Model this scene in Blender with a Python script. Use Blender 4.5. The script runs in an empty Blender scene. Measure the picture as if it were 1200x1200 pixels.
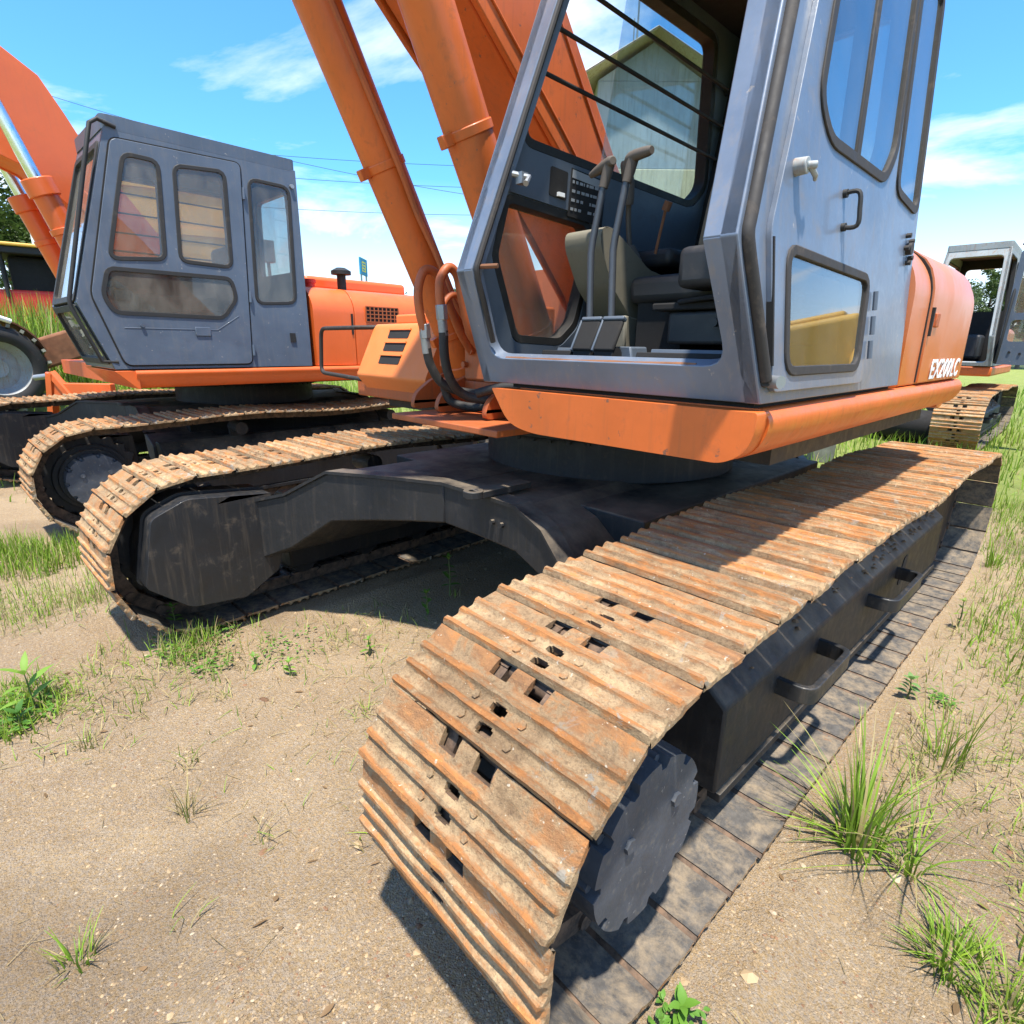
import bpy, bmesh, math, random
from mathutils import Vector, Matrix, Euler, noise as mnoise
from mathutils.geometry import tessellate_polygon
random.seed(11)
SC = bpy.context.scene
COL = SC.collection
R = math.radians

# ------------------------------------------------------------------ camera
cam = bpy.data.cameras.new('camera')
cam.sensor_width = 36.0; cam.sensor_fit = 'HORIZONTAL'
cam.lens = 655.15 / 1200 * 36.0
cam.clip_start = 0.05; cam.clip_end = 3000
camo = bpy.data.objects.new('camera', cam); COL.objects.link(camo)
r_ = Vector((0.68462439, 0.72879537, 0.01211362)); u_ = Vector((-0.21716118, 0.18807868, 0.9578452)); f_ = Vector((-0.69579484, 0.6583948, -0.28702932))
mw = Matrix((r_, u_, -f_)).transposed().to_4x4(); mw.translation = Vector((1.96105, -0.8536, 1.54256))
camo.matrix_world = mw
SC.camera = camo

# ------------------------------------------------------------------ sky, sun, exposure
SUN = Vector((0.20, -0.20, 1.0)).normalized()
sun_el = math.asin(SUN.z); sun_az = math.atan2(SUN.x, SUN.y)
W = bpy.data.worlds.new('World'); SC.world = W; W.use_nodes = True
nt = W.node_tree; nt.nodes.clear()
def wn(t, **k):
    n = nt.nodes.new(t)
    for a, b in k.items(): setattr(n, a, b)
    return n
sky = wn('ShaderNodeTexSky', sky_type='NISHITA', sun_disc=False, sun_elevation=sun_el, sun_rotation=sun_az, altitude=50, air_density=1.0, dust_density=0.3, ozone_density=1.0)
tc = wn('ShaderNodeTexCoord'); sep = wn('ShaderNodeSeparateXYZ'); nt.links.new(tc.outputs['Generated'], sep.inputs[0])
zz = wn('ShaderNodeMath', operation='MAXIMUM'); nt.links.new(sep.outputs['Z'], zz.inputs[0]); zz.inputs[1].default_value = 0.0
za = wn('ShaderNodeMath', operation='ADD'); nt.links.new(zz.outputs[0], za.inputs[0]); za.inputs[1].default_value = 0.12
dx = wn('ShaderNodeMath', operation='DIVIDE'); nt.links.new(sep.outputs['X'], dx.inputs[0]); nt.links.new(za.outputs[0], dx.inputs[1])
dy = wn('ShaderNodeMath', operation='DIVIDE'); nt.links.new(sep.outputs['Y'], dy.inputs[0]); nt.links.new(za.outputs[0], dy.inputs[1])
cx = wn('ShaderNodeCombineXYZ'); nt.links.new(dx.outputs[0], cx.inputs[0]); nt.links.new(dy.outputs[0], cx.inputs[1])
cn = wn('ShaderNodeTexNoise'); cn.inputs['Scale'].default_value = 0.75; cn.inputs['Detail'].default_value = 9; cn.inputs['Roughness'].default_value = 0.6; cn.inputs['Distortion'].default_value = 0.4
cmap = wn('ShaderNodeMapping'); cmap.inputs['Location'].default_value = (18.24, 17.91, 0.0); nt.links.new(cx.outputs[0], cmap.inputs[0]); nt.links.new(cmap.outputs[0], cn.inputs['Vector'])
cr = wn('ShaderNodeMapRange'); cr.inputs['From Min'].default_value = 0.50; cr.inputs['From Max'].default_value = 0.68; cr.inputs['To Max'].default_value = 0.95
nt.links.new(cn.outputs[0], cr.inputs['Value'])
# clouds gather towards the horizon
hz = wn('ShaderNodeMapRange'); hz.inputs['From Min'].default_value = 0.02; hz.inputs['From Max'].default_value = 0.24; hz.inputs['To Min'].default_value = 0.9; hz.inputs['To Max'].default_value = 0.0
nt.links.new(zz.outputs[0], hz.inputs['Value'])
mxf = wn('ShaderNodeMath', operation='MAXIMUM'); nt.links.new(cr.outputs[0], mxf.inputs[0]); nt.links.new(hz.outputs[0], mxf.inputs[1])
mx = wn('ShaderNodeMixRGB'); nt.links.new(mxf.outputs[0], mx.inputs[0]); tn = wn('ShaderNodeMixRGB', blend_type='MULTIPLY'); tn.inputs[0].default_value = 1.0; tn.inputs[2].default_value = (0.44, 0.90, 1.24, 1); nt.links.new(sky.outputs[0], tn.inputs[1]); nt.links.new(tn.outputs[0], mx.inputs[1]); mx.inputs[2].default_value = (5.6, 5.8, 6.1, 1)
bg = wn('ShaderNodeBackground'); bg.inputs['Strength'].default_value = 0.14; nt.links.new(mx.outputs[0], bg.inputs[0])
wo = wn('ShaderNodeOutputWorld'); nt.links.new(bg.outputs[0], wo.inputs[0])

sl = bpy.data.lights.new('sun', 'SUN'); sl.energy = 4.8; sl.angle = R(2.0); sl.color = (1.0, 0.94, 0.84)
so = bpy.data.objects.new('sun', sl); COL.objects.link(so)
so.rotation_euler = SUN.to_track_quat('Z', 'Y').to_euler(); so.location = (5, -3, 20)

SC.view_settings.view_transform = 'Standard'; SC.view_settings.look = 'None'
SC.view_settings.exposure = 1.02; SC.view_settings.gamma = 1.0; SC.view_settings.use_curve_mapping = False
SC.render.engine = 'CYCLES'
SC.cycles.max_bounces = 8; SC.cycles.transparent_max_bounces = 12; SC.cycles.caustics_reflective = False; SC.cycles.caustics_refractive = False

# ------------------------------------------------------------------ helpers: materials
class NG:
    def __init__(s, name):
        s.m = bpy.data.materials.new(name); s.m.use_nodes = True; s.t = s.m.node_tree; s.t.nodes.clear()
        s.out = s.n('ShaderNodeOutputMaterial'); s.b = s.n('ShaderNodeBsdfPrincipled'); s.l(s.b.outputs[0], s.out.inputs[0])
        s.tc = s.n('ShaderNodeTexCoord')
    def n(s, t, **k):
        x = s.t.nodes.new(t)
        for a, b in k.items(): setattr(x, a, b)
        return x
    def l(s, a, b): s.t.links.new(a, b)
    def vec(s, stretch=None, rnd=0.0):
        v = s.tc.outputs['Object']
        if rnd:
            oi = s.n('ShaderNodeObjectInfo'); mu = s.n('ShaderNodeVectorMath', operation='SCALE'); cb = s.n('ShaderNodeCombineXYZ')
            for i in range(3): s.l(oi.outputs['Random'], cb.inputs[i])
            s.l(cb.outputs[0], mu.inputs[0]); mu.inputs['Scale'].default_value = rnd
            ad = s.n('ShaderNodeVectorMath', operation='ADD'); s.l(v, ad.inputs[0]); s.l(mu.outputs[0], ad.inputs[1]); v = ad.outputs[0]
        if stretch:
            mp = s.n('ShaderNodeMapping'); mp.inputs['Scale'].default_value = stretch; s.l(v, mp.inputs[0]); v = mp.outputs[0]
        return v
    def noise(s, scale, detail=6, rough=0.6, dist=0.0, stretch=None, rnd=0.0):
        x = s.n('ShaderNodeTexNoise'); x.inputs['Scale'].default_value = scale; x.inputs['Detail'].default_value = detail
        x.inputs['Roughness'].default_value = rough; x.inputs['Distortion'].default_value = dist
        s.l(s.vec(stretch, rnd), x.inputs['Vector']); return x.outputs[0]
    def ramp(s, v, lo, hi, a=0.0, b=1.0):
        x = s.n('ShaderNodeMapRange'); x.inputs['From Min'].default_value = lo; x.inputs['From Max'].default_value = hi
        x.inputs['To Min'].default_value = a; x.inputs['To Max'].default_value = b; s.l(v, x.inputs['Value']); return x.outputs[0]
    def mul(s, a, b):
        x = s.n('ShaderNodeMath', operation='MULTIPLY')
        s.l(a, x.inputs[0])
        if isinstance(b, (int, float)): x.inputs[1].default_value = b
        else: s.l(b, x.inputs[1])
        return x.outputs[0]
    def mix(s, f, a, b):
        x = s.n('ShaderNodeMixRGB')
        if isinstance(f, (int, float)): x.inputs[0].default_value = f
        else: s.l(f, x.inputs[0])
        for i, c in ((1, a), (2, b)):
            if isinstance(c, tuple): x.inputs[i].default_value = (*c, 1)
            else: s.l(c, x.inputs[i])
        return x.outputs[0]
    def up(s, lo, hi):
        g = s.n('ShaderNodeNewGeometry'); p = s.n('ShaderNodeSeparateXYZ'); s.l(g.outputs['Normal'], p.inputs[0]); return s.ramp(p.outputs[2], lo, hi)
    def axis(s, i, lo, hi):
        p = s.n('ShaderNodeSeparateXYZ'); s.l(s.tc.outputs['Object'], p.inputs[0]); return s.ramp(p.outputs[i], lo, hi)
    def bump(s, v, strength, dist):
        x = s.n('ShaderNodeBump'); x.inputs['Strength'].default_value = strength; x.inputs['Distance'].default_value = dist
        s.l(v, x.inputs['Height']); s.l(x.outputs[0], s.b.inputs['Normal']); return x
    def col(s, c): 
        if isinstance(c, tuple): s.b.inputs['Base Color'].default_value = (*c, 1)
        else: s.l(c, s.b.inputs['Base Color'])
    def rough(s, v):
        if isinstance(v, (int, float)): s.b.inputs['Roughness'].default_value = v
        else: s.l(v, s.b.inputs['Roughness'])
    def set(s, **k):
        for a, b in k.items(): s.b.inputs[a.replace('_', ' ')].default_value = b

def paint(name, c, rough=0.35, dirt=(0.24, 0.18, 0.12), dirt_amt=0.35, var=0.25, coat=0.0, chip=None, scale=3.0, dust_up=0.0, streak=0.0, bumpy=0.15):
    g = NG(name)
    dark = tuple(x * (1 - var) for x in c); light = tuple(min(1, x * (1 + var * 0.6)) for x in c)
    col = g.mix(g.ramp(g.noise(scale, 5), 0.3, 0.7), dark, light)
    n2 = g.noise(scale * 4, 8, 0.7, 0.3)
    col = g.mix(g.ramp(n2, 0.56, 0.74, 0, dirt_amt), col, dirt)
    if streak: col = g.mix(g.ramp(g.noise(6, 5, 0.6, 0, (7, 7, 0.5)), 0.52, 0.72, 0, streak), col, dirt)
    if dust_up: col = g.mix(g.mul(g.up(0.45, 0.85), g.ramp(g.noise(2.2, 7, 0.7), 0.35, 0.65, 0, dust_up)), col, (0.32, 0.25, 0.17))
    if chip:
        ch = g.ramp(g.noise(scale * 9, 6, 0.65), 0.66, 0.70)
        col = g.mix(ch, col, chip)
    g.col(col)
    g.rough(g.ramp(n2, 0.3, 0.75, rough, min(1, rough + 0.3)))
    g.set(Coat_Weight=coat, Coat_Roughness=0.12)
    g.bump(g.noise(scale * 1.6, 5, 0.55), bumpy, 0.010)
    return g.m

MT = {}
MT['orange'] = paint('orange_paint', (0.60, 0.122, 0.016), 0.38, (0.26, 0.085, 0.03), 0.65, 0.20, 0.12, (0.17, 0.075, 0.045), 2.6, streak=0.30, bumpy=.25)
MT['orange_dirty'] = paint('worn_orange_paint', (0.42, 0.10, 0.025), 0.45, (0.16, 0.08, 0.045), 0.7, 0.25, 0.0, None, 4.0, streak=0.5)
MT['orange_red'] = paint('fresh_orange_paint', (0.72, 0.125, 0.02), 0.34, (0.45, 0.11, 0.04), 0.35, 0.12, 0.25, None, 1.8, streak=.18, bumpy=.25)
MT['orange_pale'] = paint('pale_orange_paint', (0.70, 0.19, 0.045), 0.45, (0.5, 0.2, 0.1), 0.2, 0.1, 0.0)
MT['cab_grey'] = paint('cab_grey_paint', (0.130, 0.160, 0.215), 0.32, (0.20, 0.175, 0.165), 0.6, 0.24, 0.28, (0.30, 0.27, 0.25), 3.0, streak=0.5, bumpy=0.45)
MT['cab_dark'] = paint('slate_grey_paint', (0.078, 0.102, 0.140), 0.40, (0.15, 0.14, 0.13), 0.4, 0.18, 0.2, (0.25, 0.24, 0.23), 3.0, streak=0.3, bumpy=0.3)
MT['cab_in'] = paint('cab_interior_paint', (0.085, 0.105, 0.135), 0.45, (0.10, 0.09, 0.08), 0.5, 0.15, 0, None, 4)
MT['cab_pale'] = paint('chalky_pale_paint', (0.29, 0.31, 0.31), 0.5, (0.26, 0.12, 0.05), 0.9, 0.2, 0, (0.2, 0.08, 0.03), 5, streak=0.6)
MT['black'] = paint('black_frame_paint', (0.011, 0.011, 0.012), 0.50, (0.085, 0.063, 0.043), 0.45, 0.3, 0.0, None, 4.0, dust_up=0.55, streak=0.22, bumpy=0.4)
MT['black_gloss'] = paint('black_gloss_paint', (0.013, 0.014, 0.016), 0.40, (0.16, 0.12, 0.08), 0.55, 0.3, 0.1, None, 2.6, streak=0.22, bumpy=0.4)
MT['drive_grey'] = paint('dusty_grey_drive_paint', (0.058, 0.066, 0.080), 0.5, (0.17, 0.14, 0.10), 0.75, 0.35, 0.0, (0.28, 0.27, 0.26), 7.0, bumpy=.6)
MT['rubber'] = paint('black_rubber', (0.018, 0.017, 0.016), 0.55, (0.10, 0.08, 0.06), 0.5, 0.2)
MT['seal'] = paint('brown_rubber_seal', (0.030, 0.025, 0.022), 0.6, (0.16, 0.12, 0.09), 0.5, 0.2)
MT['lining'] = paint('black_cab_lining', (0.012, 0.011, 0.011), 0.8, (0.05, 0.04, 0.03), 0.4, 0.3)
MT['steel'] = paint('grey_steel', (0.32, 0.33, 0.34), 0.35, (0.2, 0.15, 0.1), 0.4, 0.15); MT['steel'].node_tree.nodes['Principled BSDF'].inputs['Metallic'].default_value = 0.7
MT['lever'] = paint('grey_lever_paint', (0.055, 0.060, 0.070), 0.32, (0.2, 0.18, 0.15), 0.2, 0.1, 0.2)
MT['chrome'] = paint('chromed_rod', (0.75, 0.76, 0.78), 0.12, (0.6, 0.55, 0.5), 0.2, 0.05); MT['chrome'].node_tree.nodes['Principled BSDF'].inputs['Metallic'].default_value = 1.0
MT['beige'] = paint('beige_plastic', (0.185, 0.168, 0.125), 0.55, (0.15, 0.12, 0.09), 0.6, 0.12, 0, None, 6)
MT['beige_dark'] = paint('brown_rubber_boot', (0.095, 0.075, 0.058), 0.6, (0.07, 0.06, 0.05), 0.5, 0.12)
MT['vinyl'] = paint('black_vinyl', (0.022, 0.022, 0.024), 0.42, (0.08, 0.07, 0.06), 0.4, 0.2)
MT['rust'] = paint('rusty_steel', (0.20, 0.085, 0.04), 0.85, (0.10, 0.05, 0.03), 0.7, 0.35, 0, None, 8)
MT['white'] = paint('white_paint', (0.78, 0.78, 0.76), 0.4, (0.5, 0.45, 0.4), 0.3, 0.05)
MT['yellow'] = paint('yellow_machine_paint', (0.72, 0.40, 0.055), 0.4, (0.35, 0.22, 0.1), 0.5, 0.12)
MT['red'] = paint('red_machine_paint', (0.62, 0.03, 0.02), 0.4, (0.3, 0.1, 0.06), 0.3, 0.12)
MT['blue'] = paint('blue_sign_paint', (0.01, 0.22, 0.42), 0.5, (0.2, 0.3, 0.4), 0.2, 0.05)
MT['sign_yellow'] = paint('sign_yellow_paint', (0.75, 0.62, 0.08), 0.5)
MT['wood'] = paint('weathered_timber', (0.16, 0.165, 0.13), 0.85, (0.09, 0.09, 0.06), 0.6, 0.3, 0, None, 9, streak=0.4)
MT['decal'] = paint('grey_decal_print', (.30, .31, .32), .5)
MT['mud'] = paint('dried_mud', (.20, .125, .07), .95, (.10, .06, .04), .6, .3)
MT['seat_cloth'] = paint('worn_brown_seat_cloth', (.23, .17, .11), .85, (.10, .07, .05), .6, .25, 0, None, 7, streak=.4)
MT['amber'] = paint('amber_lens', (0.7, 0.2, 0.02), 0.2)

def faded_sheen_orange():
    g = NG('faded_orange_sky_sheen')
    n = g.noise(2.6, 7, 0.62, 0.6, (1, 1, 0.8))
    hi = g.axis(2, 1.45, 1.98)  # paler towards the top: sky reflection put into the paint colour
    ad = g.n('ShaderNodeMath', operation='ADD'); g.l(n, ad.inputs[0]); g.l(g.mul(hi, 0.20), ad.inputs[1])
    col = g.mix(g.ramp(ad.outputs[0], 0.54, 0.66), (0.55, 0.130, 0.022), (0.57, 0.185, 0.075))
    col = g.mix(g.ramp(g.noise(9, 6, 0.7), 0.58, 0.75, 0, 0.5), col, (0.40, 0.16, 0.07))
    g.col(col); g.rough(g.ramp(n, 0.4, 0.65, 0.28, 0.5)); g.set(Coat_Weight=0.12, Coat_Roughness=0.3)
    g.bump(g.noise(5, 4), 0.2, 0.006); return g.m
MT['orange_faded_sheen'] = faded_sheen_orange()

def shoe_top():
    g = NG('rusty_muddy_shoe')
    n1 = g.noise(9, 9, 0.70, 0.5, None, 37.0); n2 = g.noise(26, 9, 0.72, 0.3, (0.35, 1, 1), 19.0); n3 = g.noise(6.0, 8, 0.68, 0.6, (0.6, 1, 1), 53.0); n4 = g.noise(90, 5, 0.7, 0, None, 5.0)
    mud = g.mix(g.ramp(n1, 0.32, 0.68), (0.235, 0.145, 0.076), (0.56, 0.395, 0.220))
    mud = g.mix(g.ramp(n4, 0.48, 0.70, 0, 0.65), mud, (0.13, 0.08, 0.048)); fsp = g.noise(240, 4, 0.7, 0, None, 13.0); mud = g.mix(g.ramp(fsp, 0.56, 0.72, 0, 0.6), mud, (0.10, 0.065, 0.04)); mud = g.mix(g.ramp(fsp, 0.42, 0.28, 0, 0.5), mud, (0.58, 0.43, 0.27))
    rust = g.mix(g.ramp(n2, 0.36, 0.66), (0.17, 0.066, 0.028), (0.54, 0.220, 0.068))
    rust = g.mix(g.ramp(n4, 0.55, 0.72, 0, 0.6), rust, (0.60, 0.35, 0.14))
    ridge = g.axis(2, 0.008, 0.015)
    ad = g.n('ShaderNodeMath', operation='ADD'); g.l(g.mul(ridge, 0.26), ad.inputs[0]); g.l(g.ramp(n2, 0.25, 0.75), ad.inputs[1])
    col = g.mix(g.ramp(ad.outputs[0], 0.57, 0.84, 0, 0.92), mud, rust)
    col = g.mix(g.ramp(n3, 0.58, 0.66, 0, 0.7), col, rust)
    col = g.mix(g.mul(g.axis(1, 0.030, 0.045), g.ramp(n1, 0.46, 0.54, 0, .75)), col, rust)
    ed = g.axis(0, 0.05, 0.24)
    st = g.mul(g.ramp(g.noise(12, 9, 0.72, 0.5, None, 71.0), 0.575, 0.615), ed)
    col = g.mix(g.mul(st, 0.85), col, (0.33, 0.30, 0.245))
    col = g.mix(g.ramp(g.noise(70, 2, 0.5, 0, None, 7.0), 0.71, 0.74, 0, 0.8), col, (0.60, 0.52, 0.40))
    oi = g.n('ShaderNodeObjectInfo'); hs = g.n('ShaderNodeHueSaturation'); g.l(g.ramp(oi.outputs['Random'], 0, 1, 0.78, 1.18), hs.inputs['Value']); g.l(col, hs.inputs['Color'])
    g.col(hs.outputs[0]); g.rough(0.9); g.set(Specular_IOR_Level=0.25)
    mm = g.n('ShaderNodeMath', operation='ADD'); g.l(g.noise(45, 9, 0.78, 0.3, None, 3.0), mm.inputs[0]); g.l(g.mul(n1, 1.2), mm.inputs[1])
    m3 = g.n('ShaderNodeMath', operation='ADD'); g.l(mm.outputs[0], m3.inputs[0]); g.l(g.mul(fsp, .45), m3.inputs[1]); g.bump(m3.outputs[0], 1.0, 0.008); return g.m
MT['shoe'] = shoe_top()
def shoe_in():
    g = NG('dusty_dark_shoe_underside')
    n = g.noise(12, 9, 0.75, 0.2, None, 41.0)
    col = g.mix(g.ramp(g.noise(30, 6, 0.7), 0.3, 0.7), (0.048, 0.046, 0.045), (0.115, 0.106, 0.096))
    col = g.mix(g.ramp(n, 0.43, 0.68, 0, 0.75), col, (0.33, 0.25, 0.16))
    col = g.mix(g.ramp(g.noise(5, 5, 0.6, 0.3, None, 11.0), 0.66, 0.70), col, (0.33, 0.15, 0.06))
    g.col(col); g.rough(0.9); g.set(Specular_IOR_Level=0.15); g.bump(g.noise(50, 7, 0.7), 0.6, 0.005); return g.m
MT['shoe_in'] = shoe_in()
def chain_mat():
    g = NG('greasy_rusty_chain_and_gap_shade')
    g.col(g.mix(g.ramp(g.noise(20, 6, 0.7), 0.35, 0.65), (0.03, 0.022, 0.017), (0.17, 0.105, 0.065))); g.rough(0.75); g.bump(g.noise(60, 6), 0.6, 0.004); return g.m
MT['chain'] = chain_mat()

def glass(name, tint=(0.82, 0.90, 0.90), refl=1.45, dirt=0.12, rough=0.02):
    g = NG(name)
    tr = g.n('ShaderNodeBsdfTransparent'); tr.inputs[0].default_value = (*tint, 1)
    gl = g.n('ShaderNodeBsdfGlossy'); gl.inputs['Roughness'].default_value = rough; gl.inputs[0].default_value = (0.95, 0.97, 1, 1)
    ge = g.n('ShaderNodeNewGeometry'); dt = g.n('ShaderNodeVectorMath', operation='DOT_PRODUCT'); g.l(ge.outputs['Normal'], dt.inputs[0]); g.l(ge.outputs['Incoming'], dt.inputs[1])
    ab = g.n('ShaderNodeMath', operation='ABSOLUTE'); g.l(dt.outputs['Value'], ab.inputs[0]); om = g.n('ShaderNodeMath', operation='SUBTRACT'); om.inputs[0].default_value = 1.0; g.l(ab.outputs[0], om.inputs[1])
    pw = g.n('ShaderNodeMath', operation='POWER'); g.l(om.outputs[0], pw.inputs[0]); pw.inputs[1].default_value = 4.0
    r0 = ((refl - 1) / (refl + 1)) ** 2; frs = g.ramp(pw.outputs[0], 0, 1, r0, 0.95)
    ms = g.n('ShaderNodeMixShader'); g.l(frs, ms.inputs[0]); g.l(tr.outputs[0], ms.inputs[1]); g.l(gl.outputs[0], ms.inputs[2])
    df = g.n('ShaderNodeBsdfDiffuse'); df.inputs[0].default_value = (0.55, 0.50, 0.42, 1)
    m2 = g.n('ShaderNodeMixShader'); g.l(g.ramp(g.noise(4, 7, 0.7, 0.4, (1, 1, 0.5)), 0.35, 0.8, dirt * 0.3, dirt * 1.6), m2.inputs[0])
    g.l(ms.outputs[0], m2.inputs[1]); g.l(df.outputs[0], m2.inputs[2]); g.l(m2.outputs[0], g.out.inputs[0]); return g.m
MT['glass'] = glass('cab_window_glass')
MT['glass_dirty'] = glass('dusty_window_glass', (0.84, 0.83, 0.79), 1.5, 0.15)
MT['glass_smoke'] = glass('smoky_window_glass', (0.45, 0.43, 0.40), 1.5, 0.18)
MT['glass_door'] = glass('door_window_glass', (0.55, 0.62, 0.62), 1.9, 0.06)

# ------------------------------------------------------------------ helpers: meshes
OFF = Vector((0, 0, 0))
class MB:
    def __init__(s): s.v = []; s.f = []; s.mi = []
    def add(s, vs, fs, mi=0):
        o = len(s.v); s.v += [Vector(p) for p in vs]
        for f in fs: s.f.append([o + i for i in f]); s.mi.append(mi)
    def box(s, c, d, rot=None, mi=0):
        c = Vector(c); h = Vector(d) / 2
        P = [Vector((x * h.x, y * h.y, z * h.z)) for z in (-1, 1) for y in (-1, 1) for x in (-1, 1)]
        if rot is not None:
            m = rot if isinstance(rot, Matrix) else Euler(rot).to_matrix(); P = [m @ p for p in P]
        s.add([c + p for p in P], [(0, 2, 3, 1), (4, 5, 7, 6), (0, 1, 5, 4), (2, 6, 7, 3), (0, 4, 6, 2), (1, 3, 7, 5)], mi); return s
    def bx(s, x0, x1, y0, y1, z0, z1, mi=0): return s.box(((x0 + x1) / 2, (y0 + y1) / 2, (z0 + z1) / 2), (x1 - x0, y1 - y0, z1 - z0), None, mi)
    def prism(s, outer, fn, w0, w1, holes=(), mi=0):
        """outer / holes: 2-D loops (u,v); fn(u,v,w)->xyz; closed solid between w0 and w1"""
        loops = [list(outer)] + [list(h) for h in holes]
        flat = [p for l in loops for p in l]
        tris = tessellate_polygon([[Vector((p[0], p[1], 0)) for p in l] for l in loops])
        n = len(flat)
        vs = [fn(p[0], p[1], w0) for p in flat] + [fn(p[0], p[1], w1) for p in flat]
        fs = []
        for t in tris: fs.append((t[0], t[1], t[2])); fs.append((t[2] + n, t[1] + n, t[0] + n))
        o = 0
        for l in loops:
            k = len(l)
            for i in range(k):
                a = o + i; b = o + (i + 1) % k; fs.append((a, b, b + n, a + n))
            o += k
        s.add(vs, fs, mi); return s
    def tube(s, path, r, n=10, caps=True, mi=0):
        P = [Vector(p) for p in path]; m = len(P); rs = r if isinstance(r, (list, tuple)) else [r] * m
        T = []
        for i in range(m):
            a = P[max(i - 1, 0)]; b = P[min(i + 1, m - 1)]; T.append((b - a).normalized())
        u = T[0].orthogonal().normalized(); vs = []; fs = []
        for i in range(m):
            u = (u - T[i] * u.dot(T[i])).normalized(); w = T[i].cross(u)
            for k in range(n):
                a = 2 * math.pi * k / n; vs.append(P[i] + (u * math.cos(a) + w * math.sin(a)) * rs[i])
        for i in range(m - 1):
            for k in range(n):
                fs.append((i * n + k, i * n + (k + 1) % n, (i + 1) * n + (k + 1) % n, (i + 1) * n + k))
        if caps: fs.append(tuple(range(n - 1, -1, -1))); fs.append(tuple((m - 1) * n + k for k in range(n)))
        s.add(vs, fs, mi); return s
    def cyl(s, a, b, r, n=20, r2=None, mi=0): return s.tube([a, b], [r, r if r2 is None else r2], n, True, mi)
    def build(s, name, mat, parent=None, smooth=True, bevel=0.0, seg=2, ang=38, kind=None):
        me = bpy.data.meshes.new(name); me.from_pydata([p - OFF for p in s.v], [], s.f)
        mats = mat if isinstance(mat, (list, tuple)) else [mat]
        for m in mats: me.materials.append(MT[m] if isinstance(m, str) else m)
        if len(mats) > 1: me.polygons.foreach_set('material_index', s.mi)
        bm = bmesh.new(); bm.from_mesh(me); bmesh.ops.recalc_face_normals(bm, faces=bm.faces)
        bm.to_mesh(me); bm.free()
        if smooth:
            me.polygons.foreach_set('use_smooth', [True] * len(me.polygons)); me.set_sharp_from_angle(angle=R(ang))
        o = bpy.data.objects.new(name, me); COL.objects.link(o)
        if parent is not None: o.parent = parent
        if bevel:
            b = o.modifiers.new('bevel', 'BEVEL'); b.width = bevel; b.segments = seg; b.limit_method = 'ANGLE'; b.angle_limit = R(35); b.harden_normals = False
        if kind: o['kind'] = kind
        return o
def thing(name, label, cat, loc=(0, 0, 0), rz=0.0, group=None):
    o = bpy.data.objects.new(name, None); COL.objects.link(o); o.location = loc; o.rotation_euler = (0, 0, rz); o.empty_display_size = 0.2
    return tag(o, label, cat, group)
def tag(o, label, cat, group=None):
    o['label'] = label; o['category'] = cat
    if group: o['group'] = group
    return o
def copy_tree(o, parent):
    c = o.copy(); COL.objects.link(c); c.parent = parent
    for ch in list(o.children): copy_tree(ch, c)
    return c
def fillet(poly, r, n=4):
    out = []; m = len(poly)
    for i in range(m):
        p = Vector(poly[i][:2]); a = Vector(poly[i - 1][:2]); b = Vector(poly[(i + 1) % m][:2])
        rr = r[i] if isinstance(r, (list, tuple)) else r
        da = (a - p); db = (b - p); la = da.length; lb = db.length; da.normalize(); db.normalize()
        d = min(rr, la * 0.48, lb * 0.48)
        if d < 1e-4: out.append((p.x, p.y)); continue
        A = p + da * d; B = p + db * d
        for k in range(n + 1):
            t = k / n; q = A * (1 - t) ** 2 + p * 2 * t * (1 - t) + B * t * t; out.append((q.x, q.y))
    return out
def inset(poly, d):
    """shrink (d>0) or grow (d<0) a loop towards its centroid side using vertex normals"""
    m = len(poly); A = sum(poly[i][0] * poly[(i + 1) % m][1] - poly[(i + 1) % m][0] * poly[i][1] for i in range(m))
    sg = 1 if A > 0 else -1; out = []
    for i in range(m):
        p = Vector(poly[i]); a = Vector(poly[i - 1]); b = Vector(poly[(i + 1) % m])
        e1 = (p - a).normalized(); e2 = (b - p).normalized()
        n1 = Vector((-e1.y, e1.x)) * sg; n2 = Vector((-e2.y, e2.x)) * sg
        nn = (n1 + n2)
        if nn.length < 1e-6: nn = n1
        nn.normalize(); k = max(0.5, nn.dot(n1)); q = p + nn * (d / k); out.append((q.x, q.y))
    return out
def smooth_path(pts, n=6):
    P = [Vector(p) for p in pts]; out = []
    for i in range(len(P) - 1):
        p0 = P[max(i - 1, 0)]; p1 = P[i]; p2 = P[i + 1]; p3 = P[min(i + 2, len(P) - 1)]
        for k in range(n):
            t = k / n
            out.append(0.5 * ((2 * p1) + (-p0 + p2) * t + (2 * p0 - 5 * p1 + 4 * p2 - p3) * t * t + (-p0 + 3 * p1 - 3 * p2 + p3) * t ** 3))
    out.append(P[-1]); return out

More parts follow.
